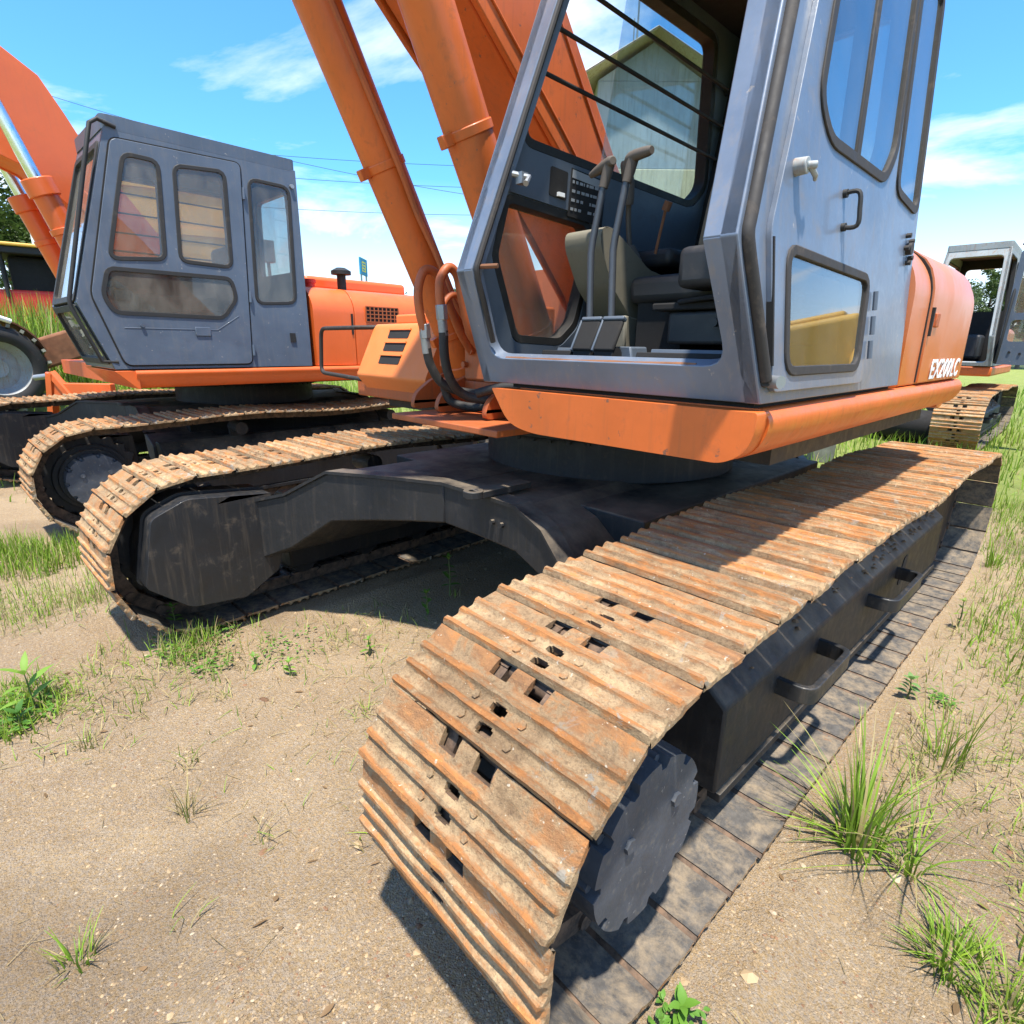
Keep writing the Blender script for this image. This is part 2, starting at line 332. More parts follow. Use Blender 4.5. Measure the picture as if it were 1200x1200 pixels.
# ------------------------------------------------------------------ the ground
def fbm(x, y, s): return mnoise.fractal(Vector((x * s, y * s, 3.7)), 0.9, 2.1, 5)
def sstep(a, b, x):
    t = min(1, max(0, (x - a) / (b - a))); return t * t * (3 - 2 * t)
def gh(x, y):
    """height of the ground"""
    h = 0.014 * fbm(x, y, 0.6) + 0.005 * fbm(x, y, 4.0) - 0.010
    # tracks stand on firm ground
    for tx in (1.195, -1.487):
        d = max(abs(x - tx) - 0.38, (-0.6 - y), y - 4.7, 0)
        h = h * sstep(0, 0.25, d) + (-0.004) * (1 - sstep(0, 0.25, d))
        h += (.020 + .014 * fbm(x, y, 3.0)) * math.exp(-((d - .07) / .05) ** 2) * (1 if d > 0 else 0)
    # grassy bank behind the left machine, low rise far off
    h += 1.15 * sstep(7.0, 12, -x - 0.25 * max(0, y)) * (1 - sstep(1.5, 9, y))
    r = math.hypot(x, y)
    h += 0.06 * fbm(x, y, 0.12) * sstep(6, 20, r)
    return h
def axis_pts():
    out = []; v = 0.0; st = 0.05
    while v < 900:
        out.append(v)
        if v > 4: st *= 1.07
        v += st
    return out
ap = axis_pts(); ax = [-p for p in ap[:0:-1]] + ap
gv = []; gf = []; n = len(ax)
for j, y in enumerate(ax):
    for i, x in enumerate(ax): gv.append((x, y + 1.0, gh(x, y + 1.0)))
for j in range(n - 1):
    for i in range(n - 1):
        a = j * n + i; gf.append((a, a + 1, a + n + 1, a + n))
def ground_mat():
    g = NG('sandy_gravel_soil')
    a = g.noise(0.9, 8, 0.62, 0.5); b = g.noise(9, 8, 0.7); c = g.noise(70, 6, 0.75); d = g.noise(260, 4, 0.7)
    col = g.mix(g.ramp(a, 0.32, 0.68), (0.345, 0.240, 0.140), (0.510, 0.375, 0.225))
    col = g.mix(g.ramp(b, 0.35, 0.75, 0, 0.55), col, (0.315, 0.215, 0.125))
    col = g.mix(g.ramp(c, 0.50, 0.72, 0, 0.8), col, (0.58, 0.435, 0.270))
    col = g.mix(g.ramp(d, 0.60, 0.74, 0, 0.5), col, (0.16, 0.115, 0.075))
    col = g.mix(g.ramp(g.noise(0.62, 6, 0.55, 0.8), 0.50, 0.66, 0, 0.55), col, (0.205, 0.142, 0.086))
    # soil gives way to turf with distance from the trodden yard (where the grass is)
    dist = g.n('ShaderNodeVectorMath', operation='LENGTH'); g.l(g.tc.outputs['Object'], dist.inputs[0])
    turf = g.mix(g.ramp(g.noise(1.6, 7, 0.7), 0.3, 0.7), (0.15, 0.21, 0.030), (0.28, 0.32, 0.070))
    ad = g.n('ShaderNodeMath', operation='ADD'); g.l(g.ramp(dist.outputs['Value'], 4.0, 9.0, -0.55, 0.6), ad.inputs[0]); g.l(g.noise(0.55, 7, 0.65, 0.4), ad.inputs[1])
    col = g.mix(g.ramp(ad.outputs[0], 0.42, 0.62, 0, 0.92), col, turf)
    vo = g.n('ShaderNodeTexVoronoi'); vo.inputs['Scale'].default_value = 170; g.l(g.tc.outputs['Object'], vo.inputs['Vector'])
    vs_ = g.n('ShaderNodeSeparateXYZ'); g.l(vo.outputs['Color'], vs_.inputs[0])
    vo2 = g.n('ShaderNodeTexVoronoi'); vo2.inputs['Scale'].default_value = 330; g.l(g.tc.outputs['Object'], vo2.inputs['Vector'])
    v2s = g.n('ShaderNodeSeparateXYZ'); g.l(vo2.outputs['Color'], v2s.inputs[0])
    hv_ = g.n('ShaderNodeHueSaturation'); g.l(col, hv_.inputs['Color']); g.l(g.ramp(vs_.outputs[0], 0, 1, .88, 1.08), hv_.inputs['Value']); g.l(g.ramp(vs_.outputs[1], 0, 1, .75, 1.15), hv_.inputs['Saturation'])
    hv2 = g.n('ShaderNodeHueSaturation'); g.l(hv_.outputs[0], hv2.inputs['Color']); g.l(g.ramp(v2s.outputs[0], 0, 1, .90, 1.08), hv2.inputs['Value']); col = hv2.outputs[0]
    g.col(col); g.rough(0.95); g.set(Specular_IOR_Level=0.2)
    m = g.n('ShaderNodeMath', operation='ADD'); g.l(g.mul(b, 0.8), m.inputs[0]); g.l(c, m.inputs[1])
    m2_ = g.n('ShaderNodeMath', operation='ADD'); g.l(m.outputs[0], m2_.inputs[0]); g.l(g.mul(vo.outputs['Distance'], -.30), m2_.inputs[1]); g.bump(m2_.outputs[0], 1.0, 0.022); return g.m
MT['ground'] = ground_mat()
me = bpy.data.meshes.new('ground'); me.from_pydata(gv, [], gf); me.materials.append(MT['ground']); me.polygons.foreach_set('use_smooth', [True] * len(me.polygons))
ground = bpy.data.objects.new('ground', me); COL.objects.link(ground); ground['kind'] = 'structure'

# ------------------------------------------------------------------ excavator undercarriage (built once, copied for the other machines)
XC, YC = -0.146, 1.95
S0 = Vector((XC, YC, 0))
def shoe_mesh(filled=False, seed=0):
    q_ = random.Random(seed + 40)
    ys = [-.0955, -.091, -.080, -.074, -.070, -.066, -.050, -.046, -.042, -.037, -.027, -.022, -.018, -.014, .001, .005, .009, .016, .027, .034, .050, .080, .092]
    zt = [-.002, .018, .019, .009, .006, .005, .005, .006, .009, .018, .018, .009, .006, .005, .005, .006, .009, .018, .018, .007, .004, .004, .000]
    th = .012
    xs = [-.3165, -.311] + [-.311 + .226 * k / 7 for k in range(1, 7)] + [-.085, -.052, -.028, -.024, -.017, .017, .024, .028, .052, .085] + [.085 + .226 * k / 7 for k in range(1, 7)] + [.311, .3165]
    def gone(i, j):
        if filled: return False
        xa, xb = xs[i], xs[i + 1]; ya, yb = ys[j], ys[j + 1]
        for h0, h1, h2, h3 in ((-.070, -.066, -.050, -.046), (-.018, -.014, .001, .005)):
            if ya >= h0 - 1e-6 and yb <= h3 + 1e-6:
                lim = .0245 if (ya >= h1 - 1e-6 and yb <= h2 + 1e-6) else .0175
                if xa >= -lim and xb <= lim: return True
        if ((xa >= -.086 and xb <= -.027) or (xa >= .027 and xb <= .086)) and ya >= .049: return True
        return False
    vid = {}; V = []; F = []; M = []
    def vv(i, j, top):
        k = (i, j, top)
        if k not in vid:
            z = zt[j]
            if not top: z = -th if 0 < j < len(ys) - 1 else -th + .004
            elif i in (0, len(xs) - 1): z = max(.0, z - .006)
            yy = ys[j]
            if top:
                w_ = mnoise.noise(Vector((xs[i] * 14, ys[j] * 30, seed * 7.3))); z += .0026 * w_ * (1.5 if zt[j] > .012 else .7)
                if i in (0, len(xs) - 1) and zt[j] > .012: z -= q_.uniform(0, .006)
            yy += .0022 * mnoise.noise(Vector((xs[i] * 22, j * 3.1, seed * 3.7 + 9)))
            xx = xs[i] + (.003 * mnoise.noise(Vector((ys[j] * 40, i, seed * 5.1))) if i in (0, len(xs) - 1) else 0)
            if not top and j == 0: yy = -.080
            if not top and j == len(ys) - 1: yy = .076
            vid[k] = len(V); V.append((xx, yy, z))
        return vid[k]
    nx, ny = len(xs) - 1, len(ys) - 1
    for i in range(nx):
        for j in range(ny):
            if gone(i, j): continue
            F.append((vv(i, j, 1), vv(i + 1, j, 1), vv(i + 1, j + 1, 1), vv(i, j + 1, 1))); M.append(0)
            F.append((vv(i, j + 1, 0), vv(i + 1, j + 1, 0), vv(i + 1, j, 0), vv(i, j, 0))); M.append(1)
            for (di, dj, a, b) in ((-1, 0, (i, j + 1), (i, j)), (1, 0, (i + 1, j), (i + 1, j + 1)), (0, -1, (i, j), (i + 1, j)), (0, 1, (i + 1, j + 1), (i, j + 1))):
                p, q = i + di, j + dj
                if p < 0 or q < 0 or p >= nx or q >= ny or gone(p, q):
                    F.append((vv(a[0], a[1], 1), vv(a[0], a[1], 0), vv(b[0], b[1], 0), vv(b[0], b[1], 1))); M.append(2 if dj else 0)  # seam walls drawn dark: the shade of the gaps put into their colour
    # bolt heads
    for bxx in (-.074, .074):
        for by in (-.058, -.0065):
            o = len(V); k = 6
            for z in (.002, .010):
                for t in range(k): V.append((bxx + .011 * math.cos(t * math.pi / 3), by + .011 * math.sin(t * math.pi / 3), z))
            for t in range(k): F.append((o + t, o + (t + 1) % k, o + k + (t + 1) % k, o + k + t)); M.append(0)
            F.append(tuple(o + k + t for t in range(k))); M.append(0)
    me = bpy.data.meshes.new('track_shoe'); me.from_pydata(V, [], F)
    me.materials.append(MT['shoe']); me.materials.append(MT['shoe_in']); me.materials.append(MT['chain']); me.polygons.foreach_set('material_index', M)
    bm = bmesh.new(); bm.from_mesh(me); bmesh.ops.recalc_face_normals(bm, faces=bm.faces); bm.to_mesh(me); bm.free()
    me.polygons.foreach_set('use_smooth', [True] * len(me.polygons)); me.set_sharp_from_angle(angle=R(28))
    return me
SHOES = [shoe_mesh(False, k) for k in range(4)]; SHOES_F = [shoe_mesh(True, k + 4) for k in range(4)]
RW_, ZC_, YF_, YR_ = 0.425, 0.452, 0.085, 4.02
def track_path():
    P = []
    for k in range(401): P.append((YR_ + (YF_ - YR_) * k / 400, ZC_ - RW_))
    for k in range(1, 81):
        a = math.pi * k / 80; P.append((YF_ - RW_ * math.sin(a), ZC_ - RW_ * math.cos(a)))
    for k in range(1, 401):
        t = k / 400; y = YF_ + (YR_ - YF_) * t
        z = ZC_ + RW_ + 0.032 * math.exp(-((y - 1.30) / 0.65) ** 2) + 0.022 * math.exp(-((y - 3.0) / 0.4) ** 2) - 0.006 * math.exp(-((y - 2.2) / 0.4) ** 2)
        P.append((y, z))
    for k in range(1, 81):
        a = math.pi * k / 80; P.append((YR_ + RW_ * math.sin(a), ZC_ + RW_ * math.cos(a)))
    return P
def walk(P, pitch_target=0.19, phase=0.0):
    L = [0.0]
    for a, b in zip(P, P[1:]): L.append(L[-1] + math.hypot(b[0] - a[0], b[1] - a[1]))
    N = round(L[-1] / pitch_target); st = L[-1] / N; out = []
    def at(s):
        s %= L[-1]; lo, hi = 0, len(L) - 1
        while hi - lo > 1:
            m = (lo + hi) // 2
            if L[m] <= s: lo = m
            else: hi = m
        t = (s - L[lo]) / max(1e-9, L[hi] - L[lo]); return (P[lo][0] + (P[hi][0] - P[lo][0]) * t, P[lo][1] + (P[hi][1] - P[lo][1]) * t)
    return [at(k * st + phase) for k in range(N)]
TP = walk(track_path(), 0.19, 0.12)
def make_undercarriage(root, far_shift=-0.24):
    global OFF
    OFF = S0
    # carbody: turntable, centre box, four legs
    mb = MB(); mb.bx(XC - .92, XC + .92, 1.0, 2.9, .55, .868)
    def leg_secs(sx):
        if sx < 0: return ((.0, .690, 2.1, .898, .705), (.20, .60, 1.95, .897, .685), (.40, .505, 1.70, .894, .66), (.62, .40, 1.45, .888, .625), (.82, .25, 1.15, .755, .455), (.97, .14, 1.05, .71, .38), (1.20, .12, 1.05, .66, .30))
        return ((.0, .690, 2.1, .898, .705), (.25, .690, 1.9, .898, .705), (.50, .686, 1.65, .895, .70), (.68, .665, 1.4, .835, .645), (.86, .63, 1.2, .69, .50), (1.20, .60, 1.2, .62, .30))
    for sx in (-1, 1):
        for fr in (0, 1):
            secs = []
            for d, yf, yb, zt, zb in leg_secs(sx):
                y0, y1 = (yf, yb) if fr == 0 else (3.9 - yf, 3.9 - yb)
                secs.append([(XC + sx * d, y0, zb), (XC + sx * d, y0, zt), (XC + sx * d, y1, zt), (XC + sx * d, y1, zb)])
            vs = [p for s in secs for p in s]; fs = []
            for k in range(len(secs) - 1):
                for q in range(4): fs.append((k * 4 + q, k * 4 + (q + 1) % 4, k * 4 + 4 + (q + 1) % 4, k * 4 + 4 + q))
            fs += [(0, 1, 2, 3), tuple(4 * (len(secs) - 1) + q for q in (3, 2, 1, 0))]
            mb.add(vs, fs)
    body = mb.build('carbody', 'black', root, bevel=.008, ang=14)
    # top flange plate lip along the front and rear edges
    for fr in (0, 1):
        pts = [(-d, yf - .014, zt + .014) for d, yf, yb, zt, zb in leg_secs(-1)[5::-1]] + [(d, yf - .014, zt + .014) for d, yf, yb, zt, zb in leg_secs(1)[1:5]]
        m = MB()
        for (a, b) in zip(pts, pts[1:]):
            q = []
            for p in (a, b):
                y0, y1 = p[1], p[1] + .10
                if fr: y0, y1 = 3.9 - y0, 3.9 - y1
                q += [(XC + p[0], y0, p[2] - .016), (XC + p[0], y1, p[2] - .016), (XC + p[0], y1, p[2]), (XC + p[0], y0, p[2])]
            m.add(q, [(0, 1, 2, 3), (7, 6, 5, 4), (0, 4, 5, 1), (1, 5, 6, 2), (2, 6, 7, 3), (3, 7, 4, 0)])
        m.build('flange_edge', 'black', body)
    for bx_ in (.36, .42):
        MB().cyl((XC + bx_, .70, .80), (XC + bx_, .672, .80), .012, 8).build('bolt', 'black', body)
    m = MB(); m.bx(XC + .28, XC + .36, .62, .92, .913, .943)
    ring = [(XC + .32 + .045 * math.cos(a * math.pi / 8), .61 + .045 * math.sin(a * math.pi / 8)) for a in range(16)]
    hole = [(XC + .32 + .02 * math.cos(a * math.pi / 8), .61 + .02 * math.sin(a * math.pi / 8)) for a in range(16)]
    m.prism(ring, lambda u, v, w: (u, v, w), .915, .947, [hole]); m.build('tie_lug', 'black', body, bevel=.004)
    MB().cyl((XC, YC, .88), (XC, YC, 1.10), .74, 64).cyl((XC, YC, 1.09), (XC, YC, 1.13), .80, 64).build('turntable', 'black', root, bevel=.006)
    for a in range(0, 48):
        t = 2 * math.pi * a / 48
        if math.cos(t) * 0.72 - math.sin(t) * 0.69 < -0.3: continue
        MB().cyl((XC + .77 * math.cos(t), YC + .77 * math.sin(t), 1.07), (XC + .77 * math.cos(t), YC + .77 * math.sin(t), 1.092), .014, 6).build('turntable_bolt', 'black', root)
    for sx in (1, -1):
        sh = 0.0 if sx > 0 else far_shift; before = set(root.children)
        X = lambda d: XC + sx * d
        yf, yr = YF_ + sh, YR_ + sh
        # side frame : slope-topped box
        sec = [(1.19, .17), (1.505, .17), (1.505, .49), (1.44, .545), (1.30, .66), (1.19, .66)]
        m = MB(); m.prism(sec, lambda u, v, w: (X(u), w, v), .62 + sh, 3.62 + sh); fr = m.build('track_frame', 'black', root, bevel=.012)
        m = MB(); m.bx(min(X(1.515), X(1.47)), max(X(1.515), X(1.47)), .64 + sh, 3.60 + sh, .135, .168); m.build('frame_flange', 'black', fr, bevel=.003)
        for (ya, yb) in ((1.02, 1.42), (2.05, 2.55)):
            z = .40
            pth = fillet([(1.50, ya), (1.615, ya), (1.615, yb), (1.50, yb)], [0, .05, .05, 0])
            prof = [(.012, -.032), (.012, .032), (-.012, .032), (-.012, -.032)]
            m = MB(); vs = []; fs = []
            for i, p in enumerate(pth):
                a = Vector(pth[max(i - 1, 0)]); b = Vector(pth[min(i + 1, len(pth) - 1)]); t = (b - a).normalized(); nn = Vector((-t.y, t.x))
                for (q, h) in prof: vs.append((X(p[0] + nn.x * q), p[1] + nn.y * q + sh, z + h))
            for i in range(len(pth) - 1):
                for q in range(4): fs.append((i * 4 + q, i * 4 + (q + 1) % 4, i * 4 + 4 + (q + 1) % 4, i * 4 + 4 + q))
            fs += [(0, 1, 2, 3), tuple(4 * (len(pth) - 1) + q for q in (3, 2, 1, 0))]
            m.add(vs, fs); m.build('step_loop', 'black_gloss', fr, bevel=.004)
        sl_ = fillet([(2.62, .30), (2.70, .30), (2.74, .46), (2.66, .46)], .03)
        m = MB(); m.prism(sl_, lambda u, v, w: (X(w), u + sh, v), 1.5055, 1.509); m.build('grease_port', 'lining', fr)
        # sprocket + final drive cover
        m = MB(); N = 21; prof = []
        for k in range(N * 4):
            a = 2 * math.pi * k / (N * 4); rr = (.315, .335, .36, .335)[k % 4]; prof.append((yf + rr * math.cos(a), ZC_ + rr * math.sin(a)))
        m.prism(prof, lambda u, v, w: (X(w), u, v), 1.31, 1.37); m.cyl((X(1.22), yf, ZC_), (X(1.42), yf, ZC_), .27, 36); m.cyl((X(1.40), yf, ZC_), (X(1.475), yf, ZC_), .235, 36); m.build('sprocket', 'black', root, bevel=.006)
        m = MB(); m.cyl((X(1.25), yf, ZC_), (X(1.50), yf, ZC_), .176, 40)
        lob = []
        for k in range(132):
            a = 2 * math.pi * k / 132; c = math.cos(11 * a); rr = .208 if c > -.55 else .186
            lob.append((yf + rr * math.cos(a), ZC_ + rr * math.sin(a)))
        m.prism(lob, lambda u, v, w: (X(w), u, v), 1.47, 1.595)
        m2 = m.build('final_drive', 'drive_grey', root, bevel=.006)
        for a in (.6, 2.6): MB().cyl((X(1.59), yf + .11 * math.cos(a), ZC_ + .11 * math.sin(a)), (X(1.604), yf + .11 * math.cos(a), ZC_ + .11 * math.sin(a)), .018, 6).build('oil_plug', 'drive_grey', m2)
        for k in range(11):
            a = 2 * math.pi * (k + .5) / 11
            MB().cyl((X(1.44), yf + .197 * math.cos(a), ZC_ + .197 * math.sin(a)), (X(1.572), yf + .197 * math.cos(a), ZC_ + .197 * math.sin(a)), .013, 6).build('drive_bolt', 'drive_grey', m2)
        # rear idler, rollers
        m = MB(); m.cyl((X(1.24), yr, ZC_), (X(1.44), yr, ZC_), .33, 36); m.cyl((X(1.30), yr, ZC_), (X(1.38), yr, ZC_), .36, 36); m.build('idler_wheel', 'black', root, bevel=.006)
        for k in range(7):
            y = .72 + sh + k * .46; MB().cyl((X(1.22), y, .20), (X(1.46), y, .20), .085, 20).cyl((X(1.26), y, .20), (X(1.42), y, .20), .10, 20).build('track_roller', 'black', root)
        for y in (1.30 + sh, 3.0 + sh): MB().cyl((X(1.24), y, .74), (X(1.44), y, .74), .06, 18).bx(min(X(1.26), X(1.30)), max(X(1.26), X(1.30)), y - .06, y + .06, .6, .74).build('carrier_roller', 'black', root)
        # travel motor guard on the inner side
        gp = fillet([(-.295, .377), (-.225, .715), (-.06, .785), (.36, .745), (.385, .386), (.36, .295), (.165, .185), (-.11, .215)], [.02, .03, .025, .01, .015, .02, .02, .03], 3)
        gp = [(yf + a, b) for a, b in gp]
        m = MB(); m.prism(gp, lambda u, v, w: (X(w), u, v), .945 if sx < 0 else 1.06, 1.24); mg = m.build('motor_guard', 'black_gloss', root, bevel=.010)
        m = MB(); rim = inset(gp, -.012); m.prism(rim, lambda u, v, w: (X(w), u, v), 1.07, 1.085, [inset(gp, .004)]); m.build('guard_rim', 'black', mg)
        # chain (links, joined) with its shoes
        mc = MB(); T = [(a + sh, b) for a, b in TP]; N = len(T)
        for k in range(N):
            a = T[k]; b = T[(k + 1) % N]; t = Vector((b[0] - a[0], b[1] - a[1])).normalized(); nn = Vector((t.y, -t.x))  # inward side is -outward
            # outward normal: away from loop centre
            mid = Vector(((a[0] + b[0]) / 2, (a[1] + b[1]) / 2)); cen = Vector((min(max(mid.x, yf), yr), ZC_))
            if nn.dot(mid - cen) < 0: nn = -nn
            for dd in (1.262, 1.42):
                q = []
                for xx in (dd - .017, dd + .017):
                    for (al, h) in ((-.10, -.018), (.10, -.018), (.085, -.085), (-.085, -.085)):
                        p = mid + t * al + nn * h; q.append((X(xx), p.x, p.y))
                mc.add(q, [(0, 1, 2, 3), (7, 6, 5, 4), (0, 4, 5, 1), (1, 5, 6, 2), (2, 6, 7, 3), (3, 7, 4, 0)])
            p = Vector(b) + nn * (-.05); mc.cyl((X(1.235), p.x, p.y), (X(1.447), p.x, p.y), .027, 10)
        ch = mc.build('track_chain', 'chain', root)
        for k in range(N):
            a = T[k]; b = T[(k + 1) % N]; t = Vector((b[0] - a[0], b[1] - a[1])).normalized()
            mid = Vector(((a[0] + b[0]) / 2, (a[1] + b[1]) / 2)); cen = Vector((min(max(mid.x, yf), yr), ZC_)); nn = Vector((t.y, -t.x))
            if nn.dot(mid - cen) < 0: nn = -nn
            o = bpy.data.objects.new('track_shoe', random.choice(SHOES_F) if (mid.x > .22 + .25 * random.random() and mid.y > .5) else random.choice(SHOES)); COL.objects.link(o); o.parent = ch
            # local x -> world x, local y -> travel, local z -> outward; trailing edge of the shoe points up the front curve
            ez = Vector((0, nn.x, nn.y)); ey = Vector((0, t.x, t.y)); ex = ey.cross(ez)
            m4 = Matrix((ex, ey, ez)).transposed().to_4x4()
            m4 = m4 @ Matrix.Rotation(R(random.uniform(-.7, .7)), 4, 'X')
            m4.translation = Vector((X(1.341) + random.uniform(-.004, .004), mid.x, mid.y)) + ez * random.uniform(-.002, .002) - S0
            o.matrix_local = m4
        if sx < 0:
            piv = Vector((X(1.341), yf, 0)) - S0; rt_ = Matrix.Translation(piv) @ Matrix.Rotation(R(3.0), 4, 'Z') @ Matrix.Translation(-piv)
            for o in list(root.children):
                if o not in before: o.matrix_local = rt_ @ o.matrix_local
    OFF = Vector((0, 0, 0))

# ------------------------------------------------------------------ cab builder
def ring_part(poly, grow, shrink, fn, w0, w1, name, mat, parent):
    m = MB(); m.prism(inset(poly, -grow), fn, w0, w1, [inset(poly, shrink)]); return m.build(name, mat, parent, bevel=.004)
def make_cab(root, P):
    y0, z0, yk, zk, yt, zt = P['y0'], P['z0'], P['yk'], P['zk'], P['yt'], P['zt']; yr0, yrt = P['yr0'], P['yrt']
    xs, xr = P['xs'], P['xr']; paint_ = P['paint']
    TH = .045
    fs = lambda u, v, w: (xs(v) - w, u, v)
    fr = lambda u, v, w: (xr(v) + w, u, v)
    side = [(y0, z0), (yr0, z0), (yrt, zt), (yt, zt), (yk, zk)]
    sh = MB()
    sh.prism(side, fs, 0, TH, [fillet(h['poly'], h.get('r', .05)) for h in P['side']])
    sh.prism(side, fr, 0, TH, [fillet(h['poly'], h.get('r', .05)) for h in P['right']])
    # front frames
    Ll = math.hypot(yk - y0, zk - z0); dl = Vector((0, yk - y0, zk - z0)) / Ll; nl = Vector((0, dl.z, -dl.y))
    Lu = math.hypot(yt - yk, zt - zk); du = Vector((0, yt - yk, zt - zk)) / Lu; nu = Vector((0, du.z, -du.y))
    fl = lambda u, v, w: tuple(Vector((u, y0, z0)) + dl * v + nl * w)
    fu = lambda u, v, w: tuple(Vector((u, yk, zk)) + du * v + nu * w)
    pw = P.get('pillar', .085); sill = P.get('sill', .09); e = .002
    x0a, x0b, xka, xkb, xta, xtb = xr(z0) + e, xs(z0) - e, xr(zk) + e, xs(zk) - e, xr(zt) + e, xs(zt) - e
    low = [(x0a, 0), (x0b, 0), (xkb, Ll), (xkb - pw, Ll), (x0b - pw, sill), (x0a + pw, sill), (xka + pw, Ll), (xka, Ll)]
    low = fillet(low, [0, 0, 0, 0, .07, .07, 0, 0], 5)
    up = [(xka, 0), (xka + pw, 0), (xta + pw, Lu - .12), (xtb - pw, Lu - .12), (xkb - pw, 0), (xkb, 0), (xtb, Lu), (xta, Lu)]
    up = fillet(up, [0, 0, .07, .07, 0, 0, 0, 0], 5)
    sh.prism(low, fl, 0, .05); sh.prism(up, fu, 0, .05)
    # rear wall with its window
    Lr = math.hypot(yrt - yr0, zt - z0); dr = Vector((0, yrt - yr0, zt - z0)) / Lr; nr = Vector((0, -dr.z, dr.y))
    fb = lambda u, v, w: tuple(Vector((u, yr0, z0)) + dr * v + nr * w)
    rear = [(x0a, 0), (x0b, 0), (xtb, Lr), (xta, Lr)]
    rw = fillet([(x0a + .16, Lr * .50), (x0b - .16, Lr * .50), (xtb - .13, Lr * .90), (xta + .13, Lr * .90)], .06)
    sh.prism(rear, fb, 0, TH, [rw])
    shell = sh.build('cab_shell', paint_, root, bevel=.010, seg=3)
    # roof
    ro = MB(); rp = fillet([(xta - .003, yt - .012), (xtb + .003, yt - .012), (xtb + .003, yrt + .004), (xta - .003, yrt + .004)], .05, 5)
    ro.prism(rp, lambda u, v, w: (u, v, w), zt - .012, zt + .085); ro.build('cab_roof', P.get('roof', paint_), root, bevel=.055, seg=5)
    # linings inside
    li = MB(); li.prism([(xta + .05, yt + .05), (xtb - .05, yt + .05), (xtb - .05, yrt - .05), (xta + .05, yrt - .05)], lambda u, v, w: (u, v, w), zt - .03, zt - .004); li.build('roof_lining', 'lining', root)
    li = MB(); li.prism([(x0a + .05, .02), (x0b - .05, .02), (xtb - .05, Lr - .03), (xta + .05, Lr - .03)], fb, TH + .003, TH + .012, [rw]); li.build('rear_lining', 'lining', root)
    fl_ = MB(); fl_.prism([(x0a + .046, y0 + .06), (x0b - .046, y0 + .06), (x0b - .046, yr0 - .05), (x0a + .046, yr0 - .05)], lambda u, v, w: (u, v, w), z0 + .01, z0 + .035); fl_.build('cab_floor', 'lining', root)
    if P.get('rear_glass', True):
        g = MB(); g.prism(rw, fb, .018, .023); g.build('window_pane', 'glass', root)
    # windows: rubber seal + pane
    for lst, fn in ((P['side'], fs), (P['right'], fr)):
        for h in lst:
            poly = fillet(h['poly'], h.get('r', .05))
            s_ = ring_part(poly, h.get('g', .017), .010, fn, -.007 - h.get('proud', 0), TH + .006, 'window_seal', h.get('seal', 'rubber'), root)
            if h.get('glass'):
                gp = fillet(h.get('gpoly', h['poly']), h.get('r', .05)); g = MB(); g.prism(gp, fn, .002 - h.get('proud', 0), .006 - h.get('proud', 0)); g.build('window_pane', h['glass'], root)
            for (pa, pb, wd) in h.get('bars', []):
                a = Vector(pa); b = Vector(pb); t = (b - a).normalized(); nn = Vector((-t.y, t.x)) * wd / 2
                m = MB(); m.prism([a + nn, a - nn, b - nn, b + nn], fn, -.003 - h.get('proud', 0), .04); m.build('window_bar', h.get('seal', 'rubber'), root, bevel=.003)
    return dict(shell=shell, fs=fs, fr=fr, fl=fl, fu=fu, Ll=Ll, Lu=Lu)
def stroke(m, pts, fn, w0, w1, wd):
    for a, b in zip(pts, pts[1:]):
        a = Vector(a); b = Vector(b); t = (b - a).normalized(); nn = Vector((-t.y, t.x)) * wd / 2
        m.prism([a + nn - t * wd * .3, a - nn - t * wd * .3, b - nn + t * wd * .3, b + nn + t * wd * .3], fn, w0, w1)
    return m

# ------------------------------------------------------------------ main excavator
main = thing('excavator', 'nearest orange excavator with open grey cab and rusty tracks', 'excavator', S0)
make_undercarriage(main)
UC = list(main.children)
OFF = S0
ext = lambda f, t: None
zt = 2.95; sl_up = .37
PM = dict(y0=.63, z0=1.40, yk=.475, zk=1.79, yt=.475 + sl_up * (zt - 1.79), zt=zt, yr0=1.93, yrt=2.12,
          xs=lambda z: 1.33 - .10 * (z - 1.40), xr=lambda z: .22 + .08 * (z - 1.40), paint='cab_grey', rear_glass=True, pillar=.085, sill=.10,
          side=[dict(poly=[(.885, 2.17), (.97, 2.09), (1.47, 2.085), (1.575, 2.19), (1.70, 2.82), (1.08, 2.82)], glass='glass_door', seal='seal', g=.020, proud=.014, bars=[((1.20, 2.09), (1.37, 2.82), .035)], r=.05),
                dict(poly=[(1.68, 2.09), (1.96, 2.06), (2.07, 2.82), (1.80, 2.82)], glass='glass_door', seal='seal', g=.018, proud=0.0),
                dict(poly=[(.745, 1.485), (1.335, 1.485), (1.385, 1.765), (.725, 1.785)], glass='glass_door', seal='seal', g=.016, proud=.014, r=.05)],
          right=[dict(poly=[(.735, 2.235), (1.86, 2.21), (1.965, 2.30), (1.86, 2.86), (.95, 2.86), (.715, 2.30)], glass='glass', gpoly=[(1.20, 2.215), (1.86, 2.21), (1.965, 2.30), (1.86, 2.86), (1.26, 2.86)], g=.02, r=.05),
                 dict(poly=[(.615, 1.85), (.745, 1.57), (1.0, 1.56), (1.085, 1.63), (1.155, 1.93), (1.10, 2.02), (.66, 2.04)], glass='glass_dirty', g=.02, r=.03)])
cab = make_cab(main, PM)
fs, fr_ = cab['fs'], cab['fr']; xs, xr = PM['xs'], PM['xr']
